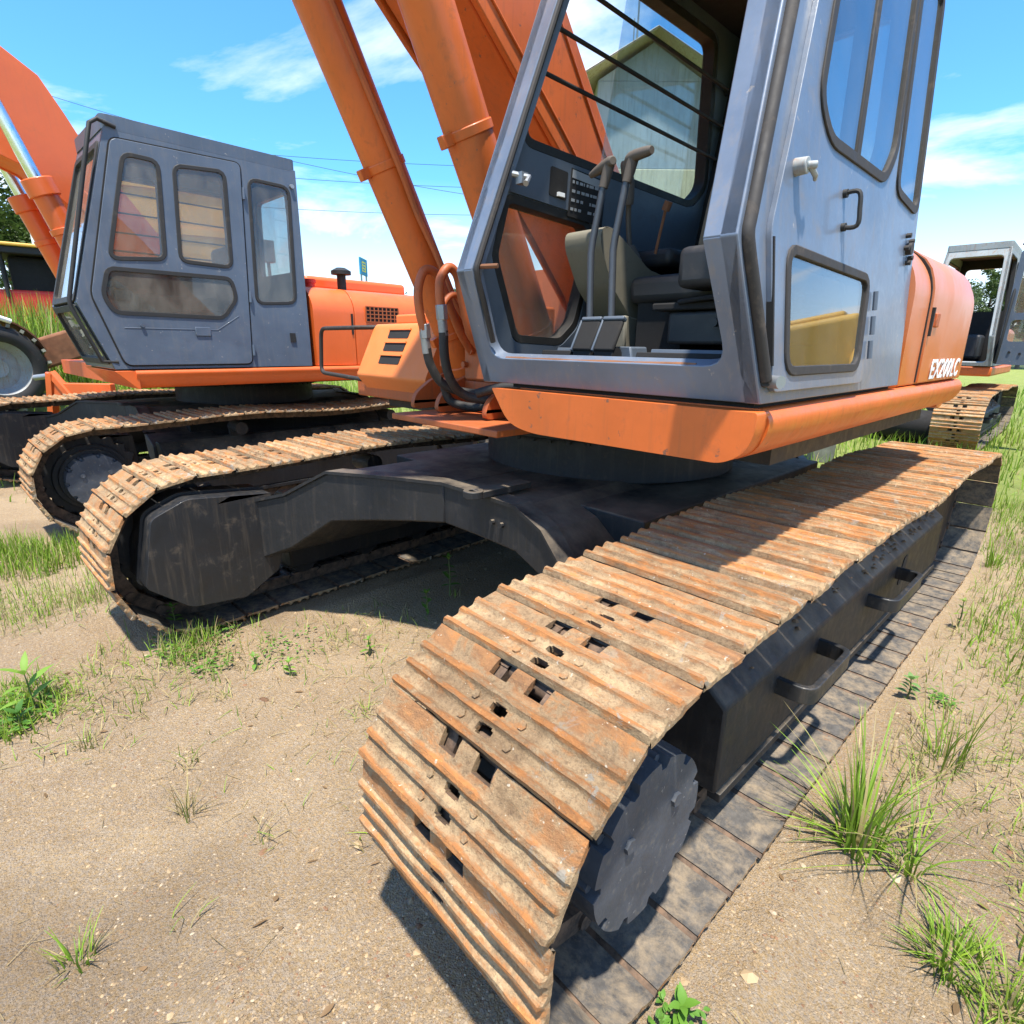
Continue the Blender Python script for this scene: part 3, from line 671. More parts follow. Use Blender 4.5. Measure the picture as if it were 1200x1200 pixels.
# door: a panel standing a little proud of the cab side
door = [(.665, 1.43), (1.405, 1.43), (1.455, 1.76), (1.60, 2.06), (1.735, 2.88), (1.035, 2.88), (.705, 2.02), (.62, 1.82)]
dm = MB(); dm.prism(fillet(door, .03), fs, -.015, .001, [fillet(h['poly'], .05) for h in (PM['side'][0], PM['side'][2])])
dr_ = dm.build('door', 'cab_grey', main, bevel=.005)
m = MB(); stroke(m, [(.655, 1.50), (.632, 1.80)], fs, -.018, .0, .008); m.build('door_edge_slot', 'lining', dr_)
# round lock knob with lever
m = MB(); c = (.745, 1.975); m.cyl(fs(*c, -.012), fs(*c, -.045), .021, 20, .019); m.cyl(fs(*c, -.042), fs(.757, 1.975, -.062), .009, 12)
m.tube([fs(.755, 1.972, -.048), fs(.78, 1.957, -.050), fs(.80, 1.952, -.042)], [.008, .007, .005], 8); m.build('door_lock', 'cab_pale', dr_, bevel=.002)
m = MB(); m.tube(smooth_path([fs(1.10, 1.975, -.012), fs(1.10, 1.975, -.055), fs(1.10, 1.93, -.060), fs(1.10, 1.885, -.055), fs(1.10, 1.885, -.012)], 5), .0065, 8); m.build('grab_handle', 'rubber', dr_)
for z in (1.885, 1.975): MB().cyl(fs(1.10, z, -.012), fs(1.10, z, -.026), .012, 10).build('handle_mount', 'rubber', dr_)
for z in (1.70, 1.62, 1.54):
    m = MB(); m.cyl(fs(1.425 + .10 * (z - 1.54), z - .03, -.026), fs(1.425 + .10 * (z - 1.54), z + .03, -.026), .008, 8); m.build('door_hinge', 'cab_in', dr_)
# bolted latch plate behind the door
m = MB(); m.cyl(fs(1.88, 1.915, -.001), fs(1.88, 1.915, -.02), .022, 14)
for dy, dz in ((-.035, 0), (.03, .03), (.03, -.03), (-.02, .045), (0, -.05)): m.cyl(fs(1.88 + dy, 1.915 + dz, -.001), fs(1.88 + dy, 1.915 + dz, -.018), .009, 8)
m.build('latch_bolts', 'seal', main)
# hand rail on the front corner
def frontY(z): return PM['y0'] + (PM['yk'] - PM['y0']) * (z - 1.40) / (1.79 - 1.40) if z < 1.79 else PM['yk'] + sl_up * (z - 1.79)
hp = []
for z in (1.462, 1.49, 1.60, 1.70, 1.77, 1.80, 1.84, 2.0, 2.2, 2.5, 2.8, 2.93): hp.append(Vector((xs(z) + .008, frontY(z) + .030, z)))
m = MB(); m.tube(smooth_path(hp, 3), .0165, 10); m.tube([hp[0], hp[0] + Vector((-.03, .03, -.012))], .0165, 10); m.build('hand_rail', 'seal', main)
MB().cyl(hp[0] + Vector((.0, .025, -.004)), hp[0] + Vector((.035, .012, -.004)), .017, 12).build('rail_bolt', 'steel', main)
# front opening: rubber channel down the far pillar, catches
m = MB()
ch = [(xr(z) + .098, frontY(z) + .012, z) for z in (1.55, 1.68, 1.78, 1.83, 2.0, 2.3, 2.6, 2.85)]
m.tube(smooth_path(ch, 3), .010, 8); m.build('windscreen_seal', 'seal', main)
MB().tube([(xr(2.1) + .11, frontY(2.10) + .03, 2.10), (xr(2.1) + .16, frontY(2.10) + .06, 2.085), (xr(2.1) + .175, frontY(2.10) + .03, 2.06)], .010, 8).box((xr(2.1) + .135, frontY(2.1) + .05, 2.085), (.03, .03, .035)).build('windscreen_catch', 'steel', main)
MB().tube([(xr(1.78) + .095, frontY(1.80) + .02, 1.80), (xr(1.78) + .165, frontY(1.80) + .05, 1.80)], .008, 8).build('stop_pin', 'rust', main)
m = MB(); zs1 = 1.40 + .10 * (1.79 - 1.40) / cab['Ll']; m.tube(smooth_path([(xr(1.5) + .15, frontY(zs1) + .012, zs1 + .001), (.7, frontY(zs1) + .010, zs1 - .001), (1.15, frontY(zs1) + .012, zs1 + .001)], 6), [.006 + .002 * ((k * 7) % 3) / 2 for k in range(13)], 6); m.build('sill_edge', 'rust', main)
# guard rods across the far window
for z, ya, yb in ((2.425, .73, 2.02), (2.565, .79, 2.02), (2.71, .85, 2.00)):
    m = MB(); x_ = xr(z) + .075; m.cyl((x_, ya, z + .012), (x_, yb, z - .012), .0075, 8)
    for y in (ya, yb): m.cyl((x_ - .035, y, z + (.012 if y == ya else -.012)), (x_ + .012, y, z + (.012 if y == ya else -.012)), .014, 10)
    m.build('guard_rod', 'rubber', main)
# inside faces of the far wall
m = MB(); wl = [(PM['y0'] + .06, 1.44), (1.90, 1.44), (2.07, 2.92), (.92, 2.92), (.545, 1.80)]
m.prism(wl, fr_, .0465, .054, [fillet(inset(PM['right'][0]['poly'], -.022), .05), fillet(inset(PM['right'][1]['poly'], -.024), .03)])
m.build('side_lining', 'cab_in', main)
m = MB(); m.prism(fillet([(.86, 2.085), (.955, 2.08), (.955, 2.175), (.86, 2.18)], .008), fr_, .054, .058); m.build('switch_recess', 'lining', main)
m = MB(); m.bx(xr(2.1) + .058, xr(2.1) + .068, .90, .935, 2.086, 2.10); m.build('switch', 'white', main)
m = MB(); m.prism([(.975, 2.03), (1.19, 2.02), (1.19, 2.185), (.975, 2.195)], fr_, .054, .057)
dec = m.build('load_chart_decal', 'lining', main)
m = MB(); m.prism([(.98, 2.163), (1.185, 2.153), (1.185, 2.18), (.98, 2.19)], fr_, .0573, .0585); m.build('decal_heading', 'decal', dec)
rd = random.Random(3)
m = MB()
for k in range(4):
    z = 2.145 - k * .031; y = .985
    while y < 1.17:
        w_ = rd.uniform(.006, .026)
        if not (1.045 < y < 1.075 and k > 1): m.prism([(y, z), (min(1.183, y + w_), z), (min(1.183, y + w_), z + .010), (y, z + .010)], fr_, .0573, .0583)
        y += w_ + rd.uniform(.005, .012)
m.build('decal_print', 'decal', dec)
# ---- operator's station
def rbox(x0, x1, y0, y1, z0, z1, name, mat, par, bev=.02, seg=3): m = MB(); m.bx(x0, x1, y0, y1, z0, z1); return m.build(name, mat, par, bevel=bev, seg=seg)
# right console, sloping up to a rounded nose that points forward
m = MB(); m.prism(fillet([(.915, 1.90), (1.0, 1.76), (1.17, 1.62), (1.55, 1.62), (1.55, 1.80), (1.24, 1.84), (1.08, 1.92), (.97, 1.965), (.915, 1.955)], .03, 4), lambda u, v, w: (w, u, v), .37, .545)
con = m.build('right_console', 'beige', main, bevel=.018, seg=3)
m = MB(); m.prism([(1.08, 1.50), (1.42, 1.50), (1.42, 1.62), (1.08, 1.66)], lambda u, v, w: (w, u, v), .42, .56); m.build('console_post', 'beige', con, bevel=.01)
for k in range(5):
    rr = .070 - k * .010; MB().cyl((.46, 1.22, 1.835 + k * .020), (.46, 1.215, 1.857 + k * .020), rr, 20, rr - .012).build('lever_boot', 'beige_dark', con)
m = MB(); m.tube(smooth_path([(.46, 1.215, 1.92), (.455, 1.20, 2.02), (.465, 1.18, 2.10)], 4), .011, 8); m.tube(smooth_path([(.465, 1.18, 2.08), (.47, 1.165, 2.15), (.47, 1.14, 2.20), (.47, 1.13, 2.225)], 4), [.019, .021, .022, .022, .023, .023, .022, .021, .020, .019, .018, .015, .012], 10); m.build('joystick', 'beige_dark', con)
m = MB(); m.cyl((.56, 1.25, 1.90), (.60, 1.24, 2.06), .006, 6); m.cyl((.598, 1.24, 2.05), (.612, 1.238, 2.08), .016, 8); m.build('throttle_lever', 'rust', con)
rbox(.36, .60, 1.30, 1.72, 1.86, 1.93, 'arm_rest', 'vinyl', main, .025)
# travel levers with pedals
for k, x in enumerate((.578, .676)):
    m = MB(); p = [(x - .004, .83, 1.53), (x - .004, .84, 1.62), (x - .022, .85, 1.86), (x - .018, .852, 1.90), (x + .008, .86, 2.06), (x + .012, .862, 2.085)]
    m.tube(p, .0125, 10); lv = m.build('travel_lever', 'lever', main)
    m = MB(); m.tube([(x + .010, .861, 2.065), (x + .018, .866, 2.105), (x + .024, .868, 2.135)], [.016, .018, .020], 10)
    m.tube(smooth_path([(x + (-.060 if k == 0 else .000), .875, 2.118), (x + .02, .866, 2.138), (x + (.05 if k == 0 else .105), .855, 2.140)], 4), [.010, .013, .016, .018, .018, .018, .017, .016, .012], 10)
    m.build('lever_grip', 'beige_dark', lv)
    m = MB(); m.box((x + .02, .80, 1.575), (.085, .016, .115), (R(-28), 0, 0)); pd = m.build('travel_pedal', 'lining', main, bevel=.006)
    m = MB(); m.box((x + .02, .829, 1.632), (.090, .024, .014), (R(-28), 0, 0)); m.build('pedal_edge', 'cab_in', pd, bevel=.004)
    m = MB(); m.box((x - .026, .80, 1.575), (.008, .02, .12), (R(-28), 0, 0)); m.build('pedal_edge', 'cab_in', pd, bevel=.002)
    MB().cyl((x - .02, .80, 1.51), (x + .06, .80, 1.51), .028, 14).build('pedal_pivot', 'lining', pd)
for (xa, xb, yy) in ((.40, .545, .78), (.86, 1.20, .74)):
    m = MB(); m.box(((xa + xb) / 2, yy + .04, 1.500), (xb - xa, .10, .020), (R(-18), 0, 0)); fp = m.build('foot_rest', 'lining', main, bevel=.004)
    m = MB(); m.box(((xa + xb) / 2, yy + .09, 1.524), (xb - xa + .006, .016, .016), (R(-18), 0, 0)); m.build('rest_edge', 'cab_in', fp, bevel=.003)
m = MB(); m.prism([(.475, 1.45), (.79, 1.45), (.77, 1.54), (.50, 1.54)], lambda u, v, w: (u, w, v), .83, .93); m.build('pedal_bracket', 'cab_in', main, bevel=.006)
# left console and seat
rbox(.86, 1.15, .93, 1.45, 1.73, 1.86, 'left_console', 'vinyl', main, .025)
rbox(.80, 1.14, 1.00, 1.50, 1.55, 1.66, 'seat_base', 'vinyl', main, .012)
rbox(.74, 1.17, .985, 1.52, 1.665, 1.69, 'seat_pan', 'lining', main, .006)
MB().cyl((1.0, .98, 1.62), (1.0, .955, 1.62), .014, 12).build('seat_knob', 'vinyl', main)
MB().bx(.60, .80, 1.1, 1.5, 1.44, 1.72).build('seat_pedestal', 'lining', main)
rbox(.56, 1.06, 1.08, 1.56, 1.70, 1.80, 'seat_cushion', 'vinyl', main, .03)
m = MB(); sec = fillet([(1.36, 1.78), (1.52, 1.78), (1.66, 2.18), (1.62, 2.30), (1.54, 2.29), (1.46, 2.16)], .06)
m.prism(sec, lambda u, v, w: (w, u, v), .66, 1.04); m.build('seat_back', 'seat_cloth', main, bevel=.03, seg=3)
m = MB(); m.prism(inset(sec, .05), lambda u, v, w: (w, u, v), 1.035, 1.052); m.build('seat_back_trim', 'beige_dark', main, bevel=.01)
m = MB(); m.bx(1.115, 1.165, .945, 1.0, 1.755, 1.775).cyl((1.16, .95, 1.76), (1.16, .95, 1.81), .010, 8); m.build('safety_catch', 'rust', main)
m = MB(); m.tube(smooth_path([(1.15, 1.02, 1.69), (1.0, .97, 1.70), (.85, .98, 1.69)], 5), .008, 8); m.build('console_cable', 'lining', main)

nf = [c for c in UC if c.name.split('.')[0] == 'track_frame'][0]; rq = random.Random(4); m = MB()
for k in range(260):
    y = rq.uniform(.75, 3.55); y = y if rq.random() < .35 else rq.uniform(2.0, 3.5); t_ = rq.random(); d_ = 1.31 + .17 * t_; z = .655 - .135 * t_ * 1.0 - .012; r = rq.uniform(.004, .018)
    o_ = Vector((XC + d_, y, z + .012)); pts = [Vector((rq.uniform(.6, 1.2) * a, rq.uniform(.6, 1.2) * b, rq.uniform(.4, .8) * c)) * r for a, b, c in ((1, 0, 0), (.3, 1, 0), (-.9, .5, 0), (-.6, -.8, 0), (.6, -.8, 0), (0, 0, 1))]
    m.add([o_ + p for p in pts], [(0, 1, 5), (1, 2, 5), (2, 3, 5), (3, 4, 5), (4, 0, 5), (4, 3, 2, 1, 0)])
m.build('mud_clods', 'mud', nf, False, kind='stuff')
# ---- upper frame (deck) below the cab
sec = fillet([(.40, 1.386), (1.325, 1.386), (1.347, 1.362), (1.347, 1.325), (1.322, 1.272), (1.27, 1.240), (1.20, 1.235), (.40, 1.235)], [0, .012, .02, .035, .04, .04, .02, 0], 5)
m = MB(); m.prism([(x, z) for x, z in sec], lambda u, v, w: (u, w, v), .66, 3.22); m.build('side_deck', 'orange', main, bevel=.006)
fp_ = fillet([(.305, 1.382), (1.340, 1.382), (1.340, 1.325), (1.318, 1.272), (1.26, 1.236), (.52, 1.232), (.40, 1.255)], [.01, .01, .035, .04, .04, .08, .06], 5)
m = MB(); m.prism(fp_, lambda u, v, w: (u, w, v), .596, .672); m.build('front_skirt', 'orange', main, bevel=.006)
m = MB(); m.bx(.36, 1.30, .66, 1.92, 1.386, 1.402); m.build('cab_mount_gap', 'lining', main)
m = MB(); m.bx(-1.60, .05, 1.05, 3.5, 1.20, 1.36); m.build('deck', 'orange_dirty', main, bevel=.01)
m = MB(); m.bx(-.60, .22, .70, 1.4, 1.165, 1.195); m.build('nose_plate', 'orange_dirty', main, bevel=.005)
m = MB(); m.bx(-1.45, 1.15, 1.2, 3.4, 1.132, 1.20); m.build('belly_plate', 'black', main)
# ---- engine housing
hs = fillet([(-1.5, 1.39), (1.318, 1.39), (1.312, 1.84), (1.19, 1.988), (-1.5, 2.02)], [0, .01, .10, .10, .05], 7)
m = MB(); m.prism(hs, lambda u, v, w: (u, w, v), 1.985, 3.26); m.build('engine_housing', 'orange_faded_sheen', main, bevel=.012)
# access door panel with groove round it
def hx(z):  # side surface of the housing
    pts = [(1.318, 1.39), (1.316, 1.60), (1.312, 1.79), (1.292, 1.87), (1.245, 1.935), (1.16, 1.985)]
    for a, b in zip(pts, pts[1:]):
        if z <= b[1]: return a[0] + (b[0] - a[0]) * (z - a[1]) / (b[1] - a[1])
    return 1.14
def curved_panel(ya, yb, zs, off, name, mat, par):
    m = MB(); k = len(zs); vs = []
    for o in (off, off - .03):
        for z in zs:
            for y in (ya(z), yb(z)): vs.append((hx(z) + o, y, z))
    fs_ = []
    for i in range(k - 1):
        a = i * 2; fs_.append((a, a + 1, a + 3, a + 2)); b = a + 2 * k; fs_.append((b + 2, b + 3, b + 1, b)); fs_.append((a, a + 2, b + 2, b)); fs_.append((a + 1, b + 1, b + 3, a + 3))
    fs_ += [(0, 2 * k, 2 * k + 1, 1), (2 * k - 2, 2 * k - 1, 4 * k - 1, 4 * k - 2)]
    m.add(vs, fs_); return m.build(name, mat, par, ang=50)
zs_ = [1.40 + .04 * i for i in range(15)]
curved_panel(lambda z: 2.245, lambda z: 3.135, zs_, .004, 'door_groove', 'lining', main)
pd_ = curved_panel(lambda z: 2.258, lambda z: 3.122, zs_, .012, 'access_door', 'orange_faded_sheen', main)
MB().bx(1.325, 1.337, 2.262, 2.282, 1.60, 1.72).build('latch_bar', 'lining', pd_)
m = MB(); m.bx(1.318, 1.336, 2.34, 2.40, 1.64, 1.70); m.build('door_latch', 'orange_dirty', pd_, bevel=.004)
m = MB(); m.prism(fillet([(3.27, 1.20), (3.46, 1.22), (3.52, 1.34), (3.46, 1.80), (3.27, 1.86)], .08), lambda u, v, w: (w, u, v), -1.45, 1.24); m.build('counterweight', 'orange_faded_sheen', main, bevel=.06, seg=4)
# model lettering
def lettering(txt, size, shear=0.25, bold=.012):
    cu = bpy.data.curves.new('lettering', 'FONT'); cu.body = txt; cu.size = size; cu.shear = shear; cu.extrude = .0012; cu.offset = bold * size; cu.space_character = 1.08
    ob = bpy.data.objects.new('t', cu); COL.objects.link(ob); bpy.context.view_layer.update()
    me = bpy.data.meshes.new_from_object(ob.evaluated_get(bpy.context.evaluated_depsgraph_get())); bpy.data.objects.remove(ob); return me
me = lettering('EX200LC', .125, .20, .020); me.materials.clear(); me.materials.append(MT['white'])
xsz = max(v.co.x for v in me.vertices) - min(v.co.x for v in me.vertices)
lt = bpy.data.objects.new('model_lettering', me); COL.objects.link(lt); lt.parent = pd_
k = .66 / xsz
lt.matrix_local = Matrix(((0, 0, 1, hx(1.43) + .0155), (k, 0, 0, 2.43), (0, 1, 0, 1.412), (0, 0, 0, 1))) if False else Matrix.Translation(Vector((hx(1.43) + .0150, 2.43, 1.412)) - S0) @ Matrix(((0, 0, 1, 0), (k, 0, 0, 0), (0, 1, 0, 0), (0, 0, 0, 1)))

# ---- boom and its two lift cylinders
def boom_plate(pts, x0, x1, name, mat, par, bev=.01): m = MB(); m.prism(pts, lambda u, v, w: (w, u, v), x0, x1); return m.build(name, mat, par, bevel=bev)
low_ = [(1.95, 1.75), (1.62, 2.10), (1.331, 2.387), (.818, 2.803), (.30, 3.25), (-.02, 3.62)]
upp_ = [(.38, 3.95), (.55, 3.75), (1.278, 2.959), (1.70, 2.443), (2.15, 1.95), (2.12, 1.78)]
pl_ = low_ + upp_
boom_plate(pl_, -.49, -.075, 'boom', 'orange', main)
for x0, x1 in ((-.06, -.03), (-.53, -.505)): boom_plate(inset(pl_, -.012), x0, x1, 'boom_side_plate', 'orange', main, .006)
MB().tube(smooth_path([(-.028, a, b) for a, b in inset(upp_[1:5] + low_[:1], .05)[:4]], 5), .006, 6).build('weld_bead', 'orange', main); MB().tube(smooth_path([(-.028, a + .045, b + .04) for a, b in low_[1:6]], 5), .006, 6).build('weld_bead', 'orange', main)
for bx0, bx1 in ((-.07, .0), (-.56, -.48)): MB().cyl((bx0, 2.03, 1.88), (bx1, 2.03, 1.88), .14, 28).build('boom_foot', 'orange', main, bevel=.01)
CY = []
for x in (-.55, .055):
    a = Vector((x, 1.235, 1.265)); b = Vector((x, .11, 3.45)); t = (b - a).normalized()
    m = MB(); m.cyl(a + t * .12, b, .093, 32); cyl_ = m.build('lift_cylinder', 'orange', main, bevel=.006)
    MB().cyl(a + t * .10, a + t * .21, .100, 32).build('cylinder_base', 'orange', cyl_, bevel=.005)
    MB().cyl(a + Vector((-.075, 0, 0)), a + Vector((.075, 0, 0)), .105, 28).build('cylinder_eye', 'orange', cyl_, bevel=.008)
    for d in (.38, 1.18):
        c = a + t * d; MB().cyl(c - t * .018, c + t * .018, .099, 32).box(c + t.cross(Vector((1, 0, 0))) * -.118, (.05, .035, .045), t.to_track_quat('Z', 'X').to_matrix()).build('clamp_band', 'orange', cyl_, bevel=.004)
    MB().cyl(b, b + t * .35, .062, 24).build('piston_rod', 'chrome', cyl_)
# pivot bracket plates
for x in (-.66, -.44, -.06, .17):
    m = MB(); m.prism(fillet([(.86, 1.20), (1.62, 1.20), (1.62, 1.66), (1.42, 1.60), (1.20, 1.42), (1.0, 1.36), (.88, 1.28)], .05), lambda u, v, w: (w, u, v), x - .016, x + .016); m.build('pivot_bracket', 'orange_dirty', main, bevel=.004)
# manifold block and pipes between the cylinders
m = MB(); m.bx(-.42, -.02, 1.04, 1.30, 1.36, 1.72); vb = m.build('valve_block', 'orange_dirty', main, bevel=.012)
for k in range(7): MB().cyl((-.40 + .06 * k, 1.04, 1.44 + .07 * (k % 4)), (-.40 + .06 * k, 1.015, 1.44 + .07 * (k % 4)), .016, 6).build('fitting', 'orange_dirty', vb)
for (x, pts) in ((-.35, [(.745, 1.60), (.722, 1.70), (.722, 1.79), (.760, 1.865), (.825, 1.855), (.87, 1.78), (.96, 1.60), (1.04, 1.50)]), (-.20, [(.738, 1.68), (.732, 1.76), (.740, 1.82), (.785, 1.868), (.832, 1.835), (.86, 1.73), (.91, 1.58), (1.0, 1.5)]),
                 (-.28, [(.80, 1.44), (.80, 1.66), (.83, 1.74), (.89, 1.76), (.95, 1.68), (1.04, 1.60)])):
    MB().tube(smooth_path([(x, y, z) for y, z in pts], 5), .021 if x != -.28 else .015, 10).build('steel_pipe', 'orange_dirty', main)
for x, y, z in ((-.35, .747, 1.595), (-.20, .738, 1.675)):
    MB().cyl((x, y, z + .035), (x, y + .005, z - .03), .027, 6).cyl((x, y + .003, z - .025), (x, y + .012, z - .10), .022, 12).build('hose_fitting', 'steel', main, bevel=.003)
for pts in ([(-.35, .757, 1.52), (-.345, .775, 1.44), (-.32, .83, 1.35), (-.25, .93, 1.31), (-.05, 1.06, 1.31), (.15, 1.12, 1.31)], [(-.20, .748, 1.60), (-.20, .752, 1.48), (-.20, .79, 1.37), (-.18, .87, 1.30), (-.05, .98, 1.28), (.15, 1.05, 1.27)],
            [(-.42, .90, 1.36), (-.40, .93, 1.26), (-.30, 1.0, 1.23), (-.15, 1.03, 1.25), (.15, 1.08, 1.24)], [(-.10, .86, 1.32), (.0, .92, 1.35), (.15, .98, 1.36)]):
    MB().tube(smooth_path(pts, 6), .022, 12).build('hydraulic_hose', 'rubber', main)
MB().tube(smooth_path([(-.46, .19, 3.3), (-.46, .31, 3.05), (-.46, .485, 2.72), (-.44, .70, 2.30), (-.44, .79, 2.12), (-.42, .88, 1.95), (-.38, .96, 1.74), (-.36, 1.04, 1.62)], 6), .016, 8).build('oil_pipe', 'orange_dirty', main)
# ---- louvred step box at the far front corner, with its hand rail
q = [(-1.62, 1.22, 1.66), (-.72, 1.22, 1.66), (-.72, 1.00, 1.33), (-1.62, 1.00, 1.33)]
m = MB(); m.prism(fillet([(.98, 1.34), (1.14, 1.66), (1.90, 1.66), (1.90, 1.20), (1.10, 1.20)], [.02, .03, 0, 0, .02]), lambda u, v, w: (w, u, v), -1.47, -.70)
bx = m.build('step_box', 'orange_pale', main, bevel=.012)
sl2 = Vector((0, .16, .32)).normalized(); n2_ = Vector((0, -.32, .16)).normalized()
for k in range(3):
    c = Vector((-1.14, .98, 1.34)) + sl2 * (.115 + k * .085) + n2_ * .001
    m = MB(); pts = fillet([(-.115, -.027), (.115, -.027), (.115, .027), (-.115, .027)], .01)
    m.prism(pts, lambda u, v, w: tuple(c + Vector((1, 0, 0)) * u + sl2 * v + n2_ * w), 0, .002); m.build('louvre', 'lining', bx)
    m = MB(); m.prism([(-.12, .024), (.12, .024), (.12, .034), (-.12, .034)], lambda u, v, w: tuple(c + Vector((1, 0, 0)) * u + sl2 * v + n2_ * w), 0, .010); m.build('louvre_lip', 'orange_pale', bx)
MB().tube([tuple(p) for p in [(-1.47, 1.15, 1.64)] + [(x, 1.02, z) for x, z in fillet([(-1.52, 1.635), (-2.02, 1.635), (-2.07, 1.33), (-1.48, 1.31)], [0, .06, .06, 0], 5)]], .014, 10).build('box_hand_rail', 'seal', main)
MB().bx(-1.40, -.85, 1.25, 1.6, 1.66, 1.72).cyl((-1.1, 1.4, 1.72), (-1.1, 1.4, 1.75), .04, 16).build('tank_lid', 'orange_pale', main, bevel=.012)
OFF = Vector((0, 0, 0))

# ------------------------------------------------------------------ second excavator (slate cab), parked alongside
ex2 = thing('excavator', 'bright orange excavator with closed dark slate cab, parked on the left', 'excavator', (-5.18, 1.51, 0), R(3))
for c in UC: copy_tree(c, ex2)
U0, Z0 = -1.705, 1.32
L2 = lambda pts: [(U0 + a, Z0 + b) for a, b in pts]
P2 = dict(y0=U0 + .07, z0=Z0, yk=U0 - .09, zk=Z0 + .48, yt=U0 + .285, zt=Z0 + 1.70, yr0=U0 + 1.69, yrt=U0 + 1.73, xs=lambda z: 1.71 - .05 * (z - Z0), xr=lambda z: .68 + .03 * (z - Z0), paint='cab_dark', pillar=.075, sill=.06,
          side=[dict(poly=L2([(.175, .81), (.54, .84), (.60, 1.535), (.38, 1.54)]), glass='glass_dirty', g=.020, proud=.012, r=.06),
                dict(poly=L2([(.66, .84), (1.045, .83), (1.09, 1.56), (.72, 1.53)]), glass='glass_dirty', g=.020, proud=.012, r=.06),
                dict(poly=L2([(.085, .545), (.135, .425), (.92, .415), (1.05, .575), (1.025, .73), (.145, .73)]), glass='glass_smoke', g=.020, proud=.012, r=.05),
                dict(poly=L2([(1.235, .55), (1.59, .575), (1.645, 1.545), (1.30, 1.55)]), glass='glass_dirty', g=.018, r=.07)],
          right=[dict(poly=L2([(.25, .82), (1.5, .80), (1.52, 1.56), (.42, 1.56)]), glass='glass_dirty', g=.02, r=.06), dict(poly=L2([(.05, .50), (.15, .15), (.6, .15), (.68, .68), (.12, .68)]), glass='glass_smoke', g=.02, r=.04)])
c2 = make_cab(ex2, P2)
dpoly = L2([(.145, .03), (1.115, .03), (1.235, 1.655), (.315, 1.635), (.01, .54)])
m = MB(); m.prism(fillet(inset(dpoly, -.011), .06), c2['fs'], -.004, .001, [fillet(inset(h['poly'], -.01), .06) for h in P2['side'][:3]]); m.build('door_gap', 'lining', ex2)
m = MB(); m.prism(fillet(dpoly, .05), c2['fs'], -.013, .0, [fillet(h['poly'], .06) for h in P2['side'][:3]]); d2 = m.build('door', 'cab_dark', ex2, bevel=.005)
m = MB(); stroke(m, L2([(.18, .31), (.86, .31), (1.05, .43)]), c2['fs'], -.0155, -.012, .007); m.build('pressed_crease', 'cab_dark', d2, bevel=.003)
m = MB(); m.prism(L2([(.68, .26), (.80, .26), (.80, .33), (.68, .33)]), c2['fs'], -.022, -.012); m.build('door_pull', 'cab_dark', d2, bevel=.004)
m = MB(); m.cyl(c2['fs'](U0 + .30, Z0 + .33, -.01), c2['fs'](U0 + .30, Z0 + .33, -.03), .014, 10); m.build('door_lock', 'cab_dark', d2)
for z in (.10, .55, 1.38): MB().cyl(c2['fs'](U0 + 1.130 + .072 * z, Z0 + z, -.016), c2['fs'](U0 + 1.136 + .072 * z, Z0 + z + .09, -.016), .012, 8).build('door_hinge', 'cab_dark', d2)
m = MB(); m.prism(L2([(1.50, .22), (1.55, .22), (1.55, .30), (1.50, .30)]), c2['fs'], -.012, .0); m.build('side_latch', 'lining', ex2)
MB().cyl(c2['fs'](U0 + 1.675, Z0 + 1.56, 0), c2['fs'](U0 + 1.675, Z0 + 1.56, -.025), .018, 10).build('roof_bolt', 'steel', ex2)
# shut windscreen: two panes in a black frame
xa, xb = P2['xr'], P2['xs']
zk2 = P2['zk']
for nm, fn, x0a, x0b, x1a, x1b, la, lb in (('upper', c2['fu'], xa(zk2), xb(zk2), xa(P2['zt']), xb(P2['zt']), .02, c2['Lu'] - .10), ('lower', c2['fl'], xa(Z0), xb(Z0), xa(zk2), xb(zk2), .05, c2['Ll'] - .02)):
    q = [(x0a + .06, la), (x0b - .06, la), (x1b - .06, lb), (x1a + .06, lb)]
    m = MB(); m.prism(inset(q, .03), fn, .012, .017); m.build('windscreen_pane', 'glass_dirty', ex2)
    m = MB(); m.prism(fillet(inset(q, -.012), .05), fn, -.012, .03, [fillet(inset(q, .035), .05)]); m.build('windscreen_frame', 'rubber', ex2, bevel=.004)
# hand rail standing off the front corner
hp = [(1.63, U0 + .36, Z0 + 1.71), (1.64, U0 + .25, Z0 + 1.735), (1.635, U0 + .20, Z0 + 1.70), (1.62, U0 + .13, Z0 + 1.435), (1.66, U0 - .125, Z0 + .50), (1.66, U0 - .125, Z0 + .45), (1.69, U0 + .0, Z0 + .06), (1.70, U0 + .10, Z0 + .055)]
MB().tube(hp, .015, 10).build('hand_rail', 'rubber', ex2)
for z in (.97, 1.12, 1.28, 1.44): MB().cyl((P2['xr'](Z0 + z) + .07, U0 + .28, Z0 + z), (P2['xr'](Z0 + z) + .07, U0 + 1.52, Z0 + z), .008, 6).build('guard_rod', 'rubber', ex2)
rbox(.90, 1.40, U0 + .75, U0 + 1.25, Z0 + .30, Z0 + .48, 'seat_cushion', 'vinyl', ex2, .03); rbox(.92, 1.38, U0 + 1.15, U0 + 1.32, Z0 + .46, Z0 + 1.05, 'seat_back', 'vinyl', ex2, .05)
rbox(.78, .88, U0 + .5, U0 + 1.2, Z0 + .30, Z0 + .62, 'console', 'beige', ex2, .03)
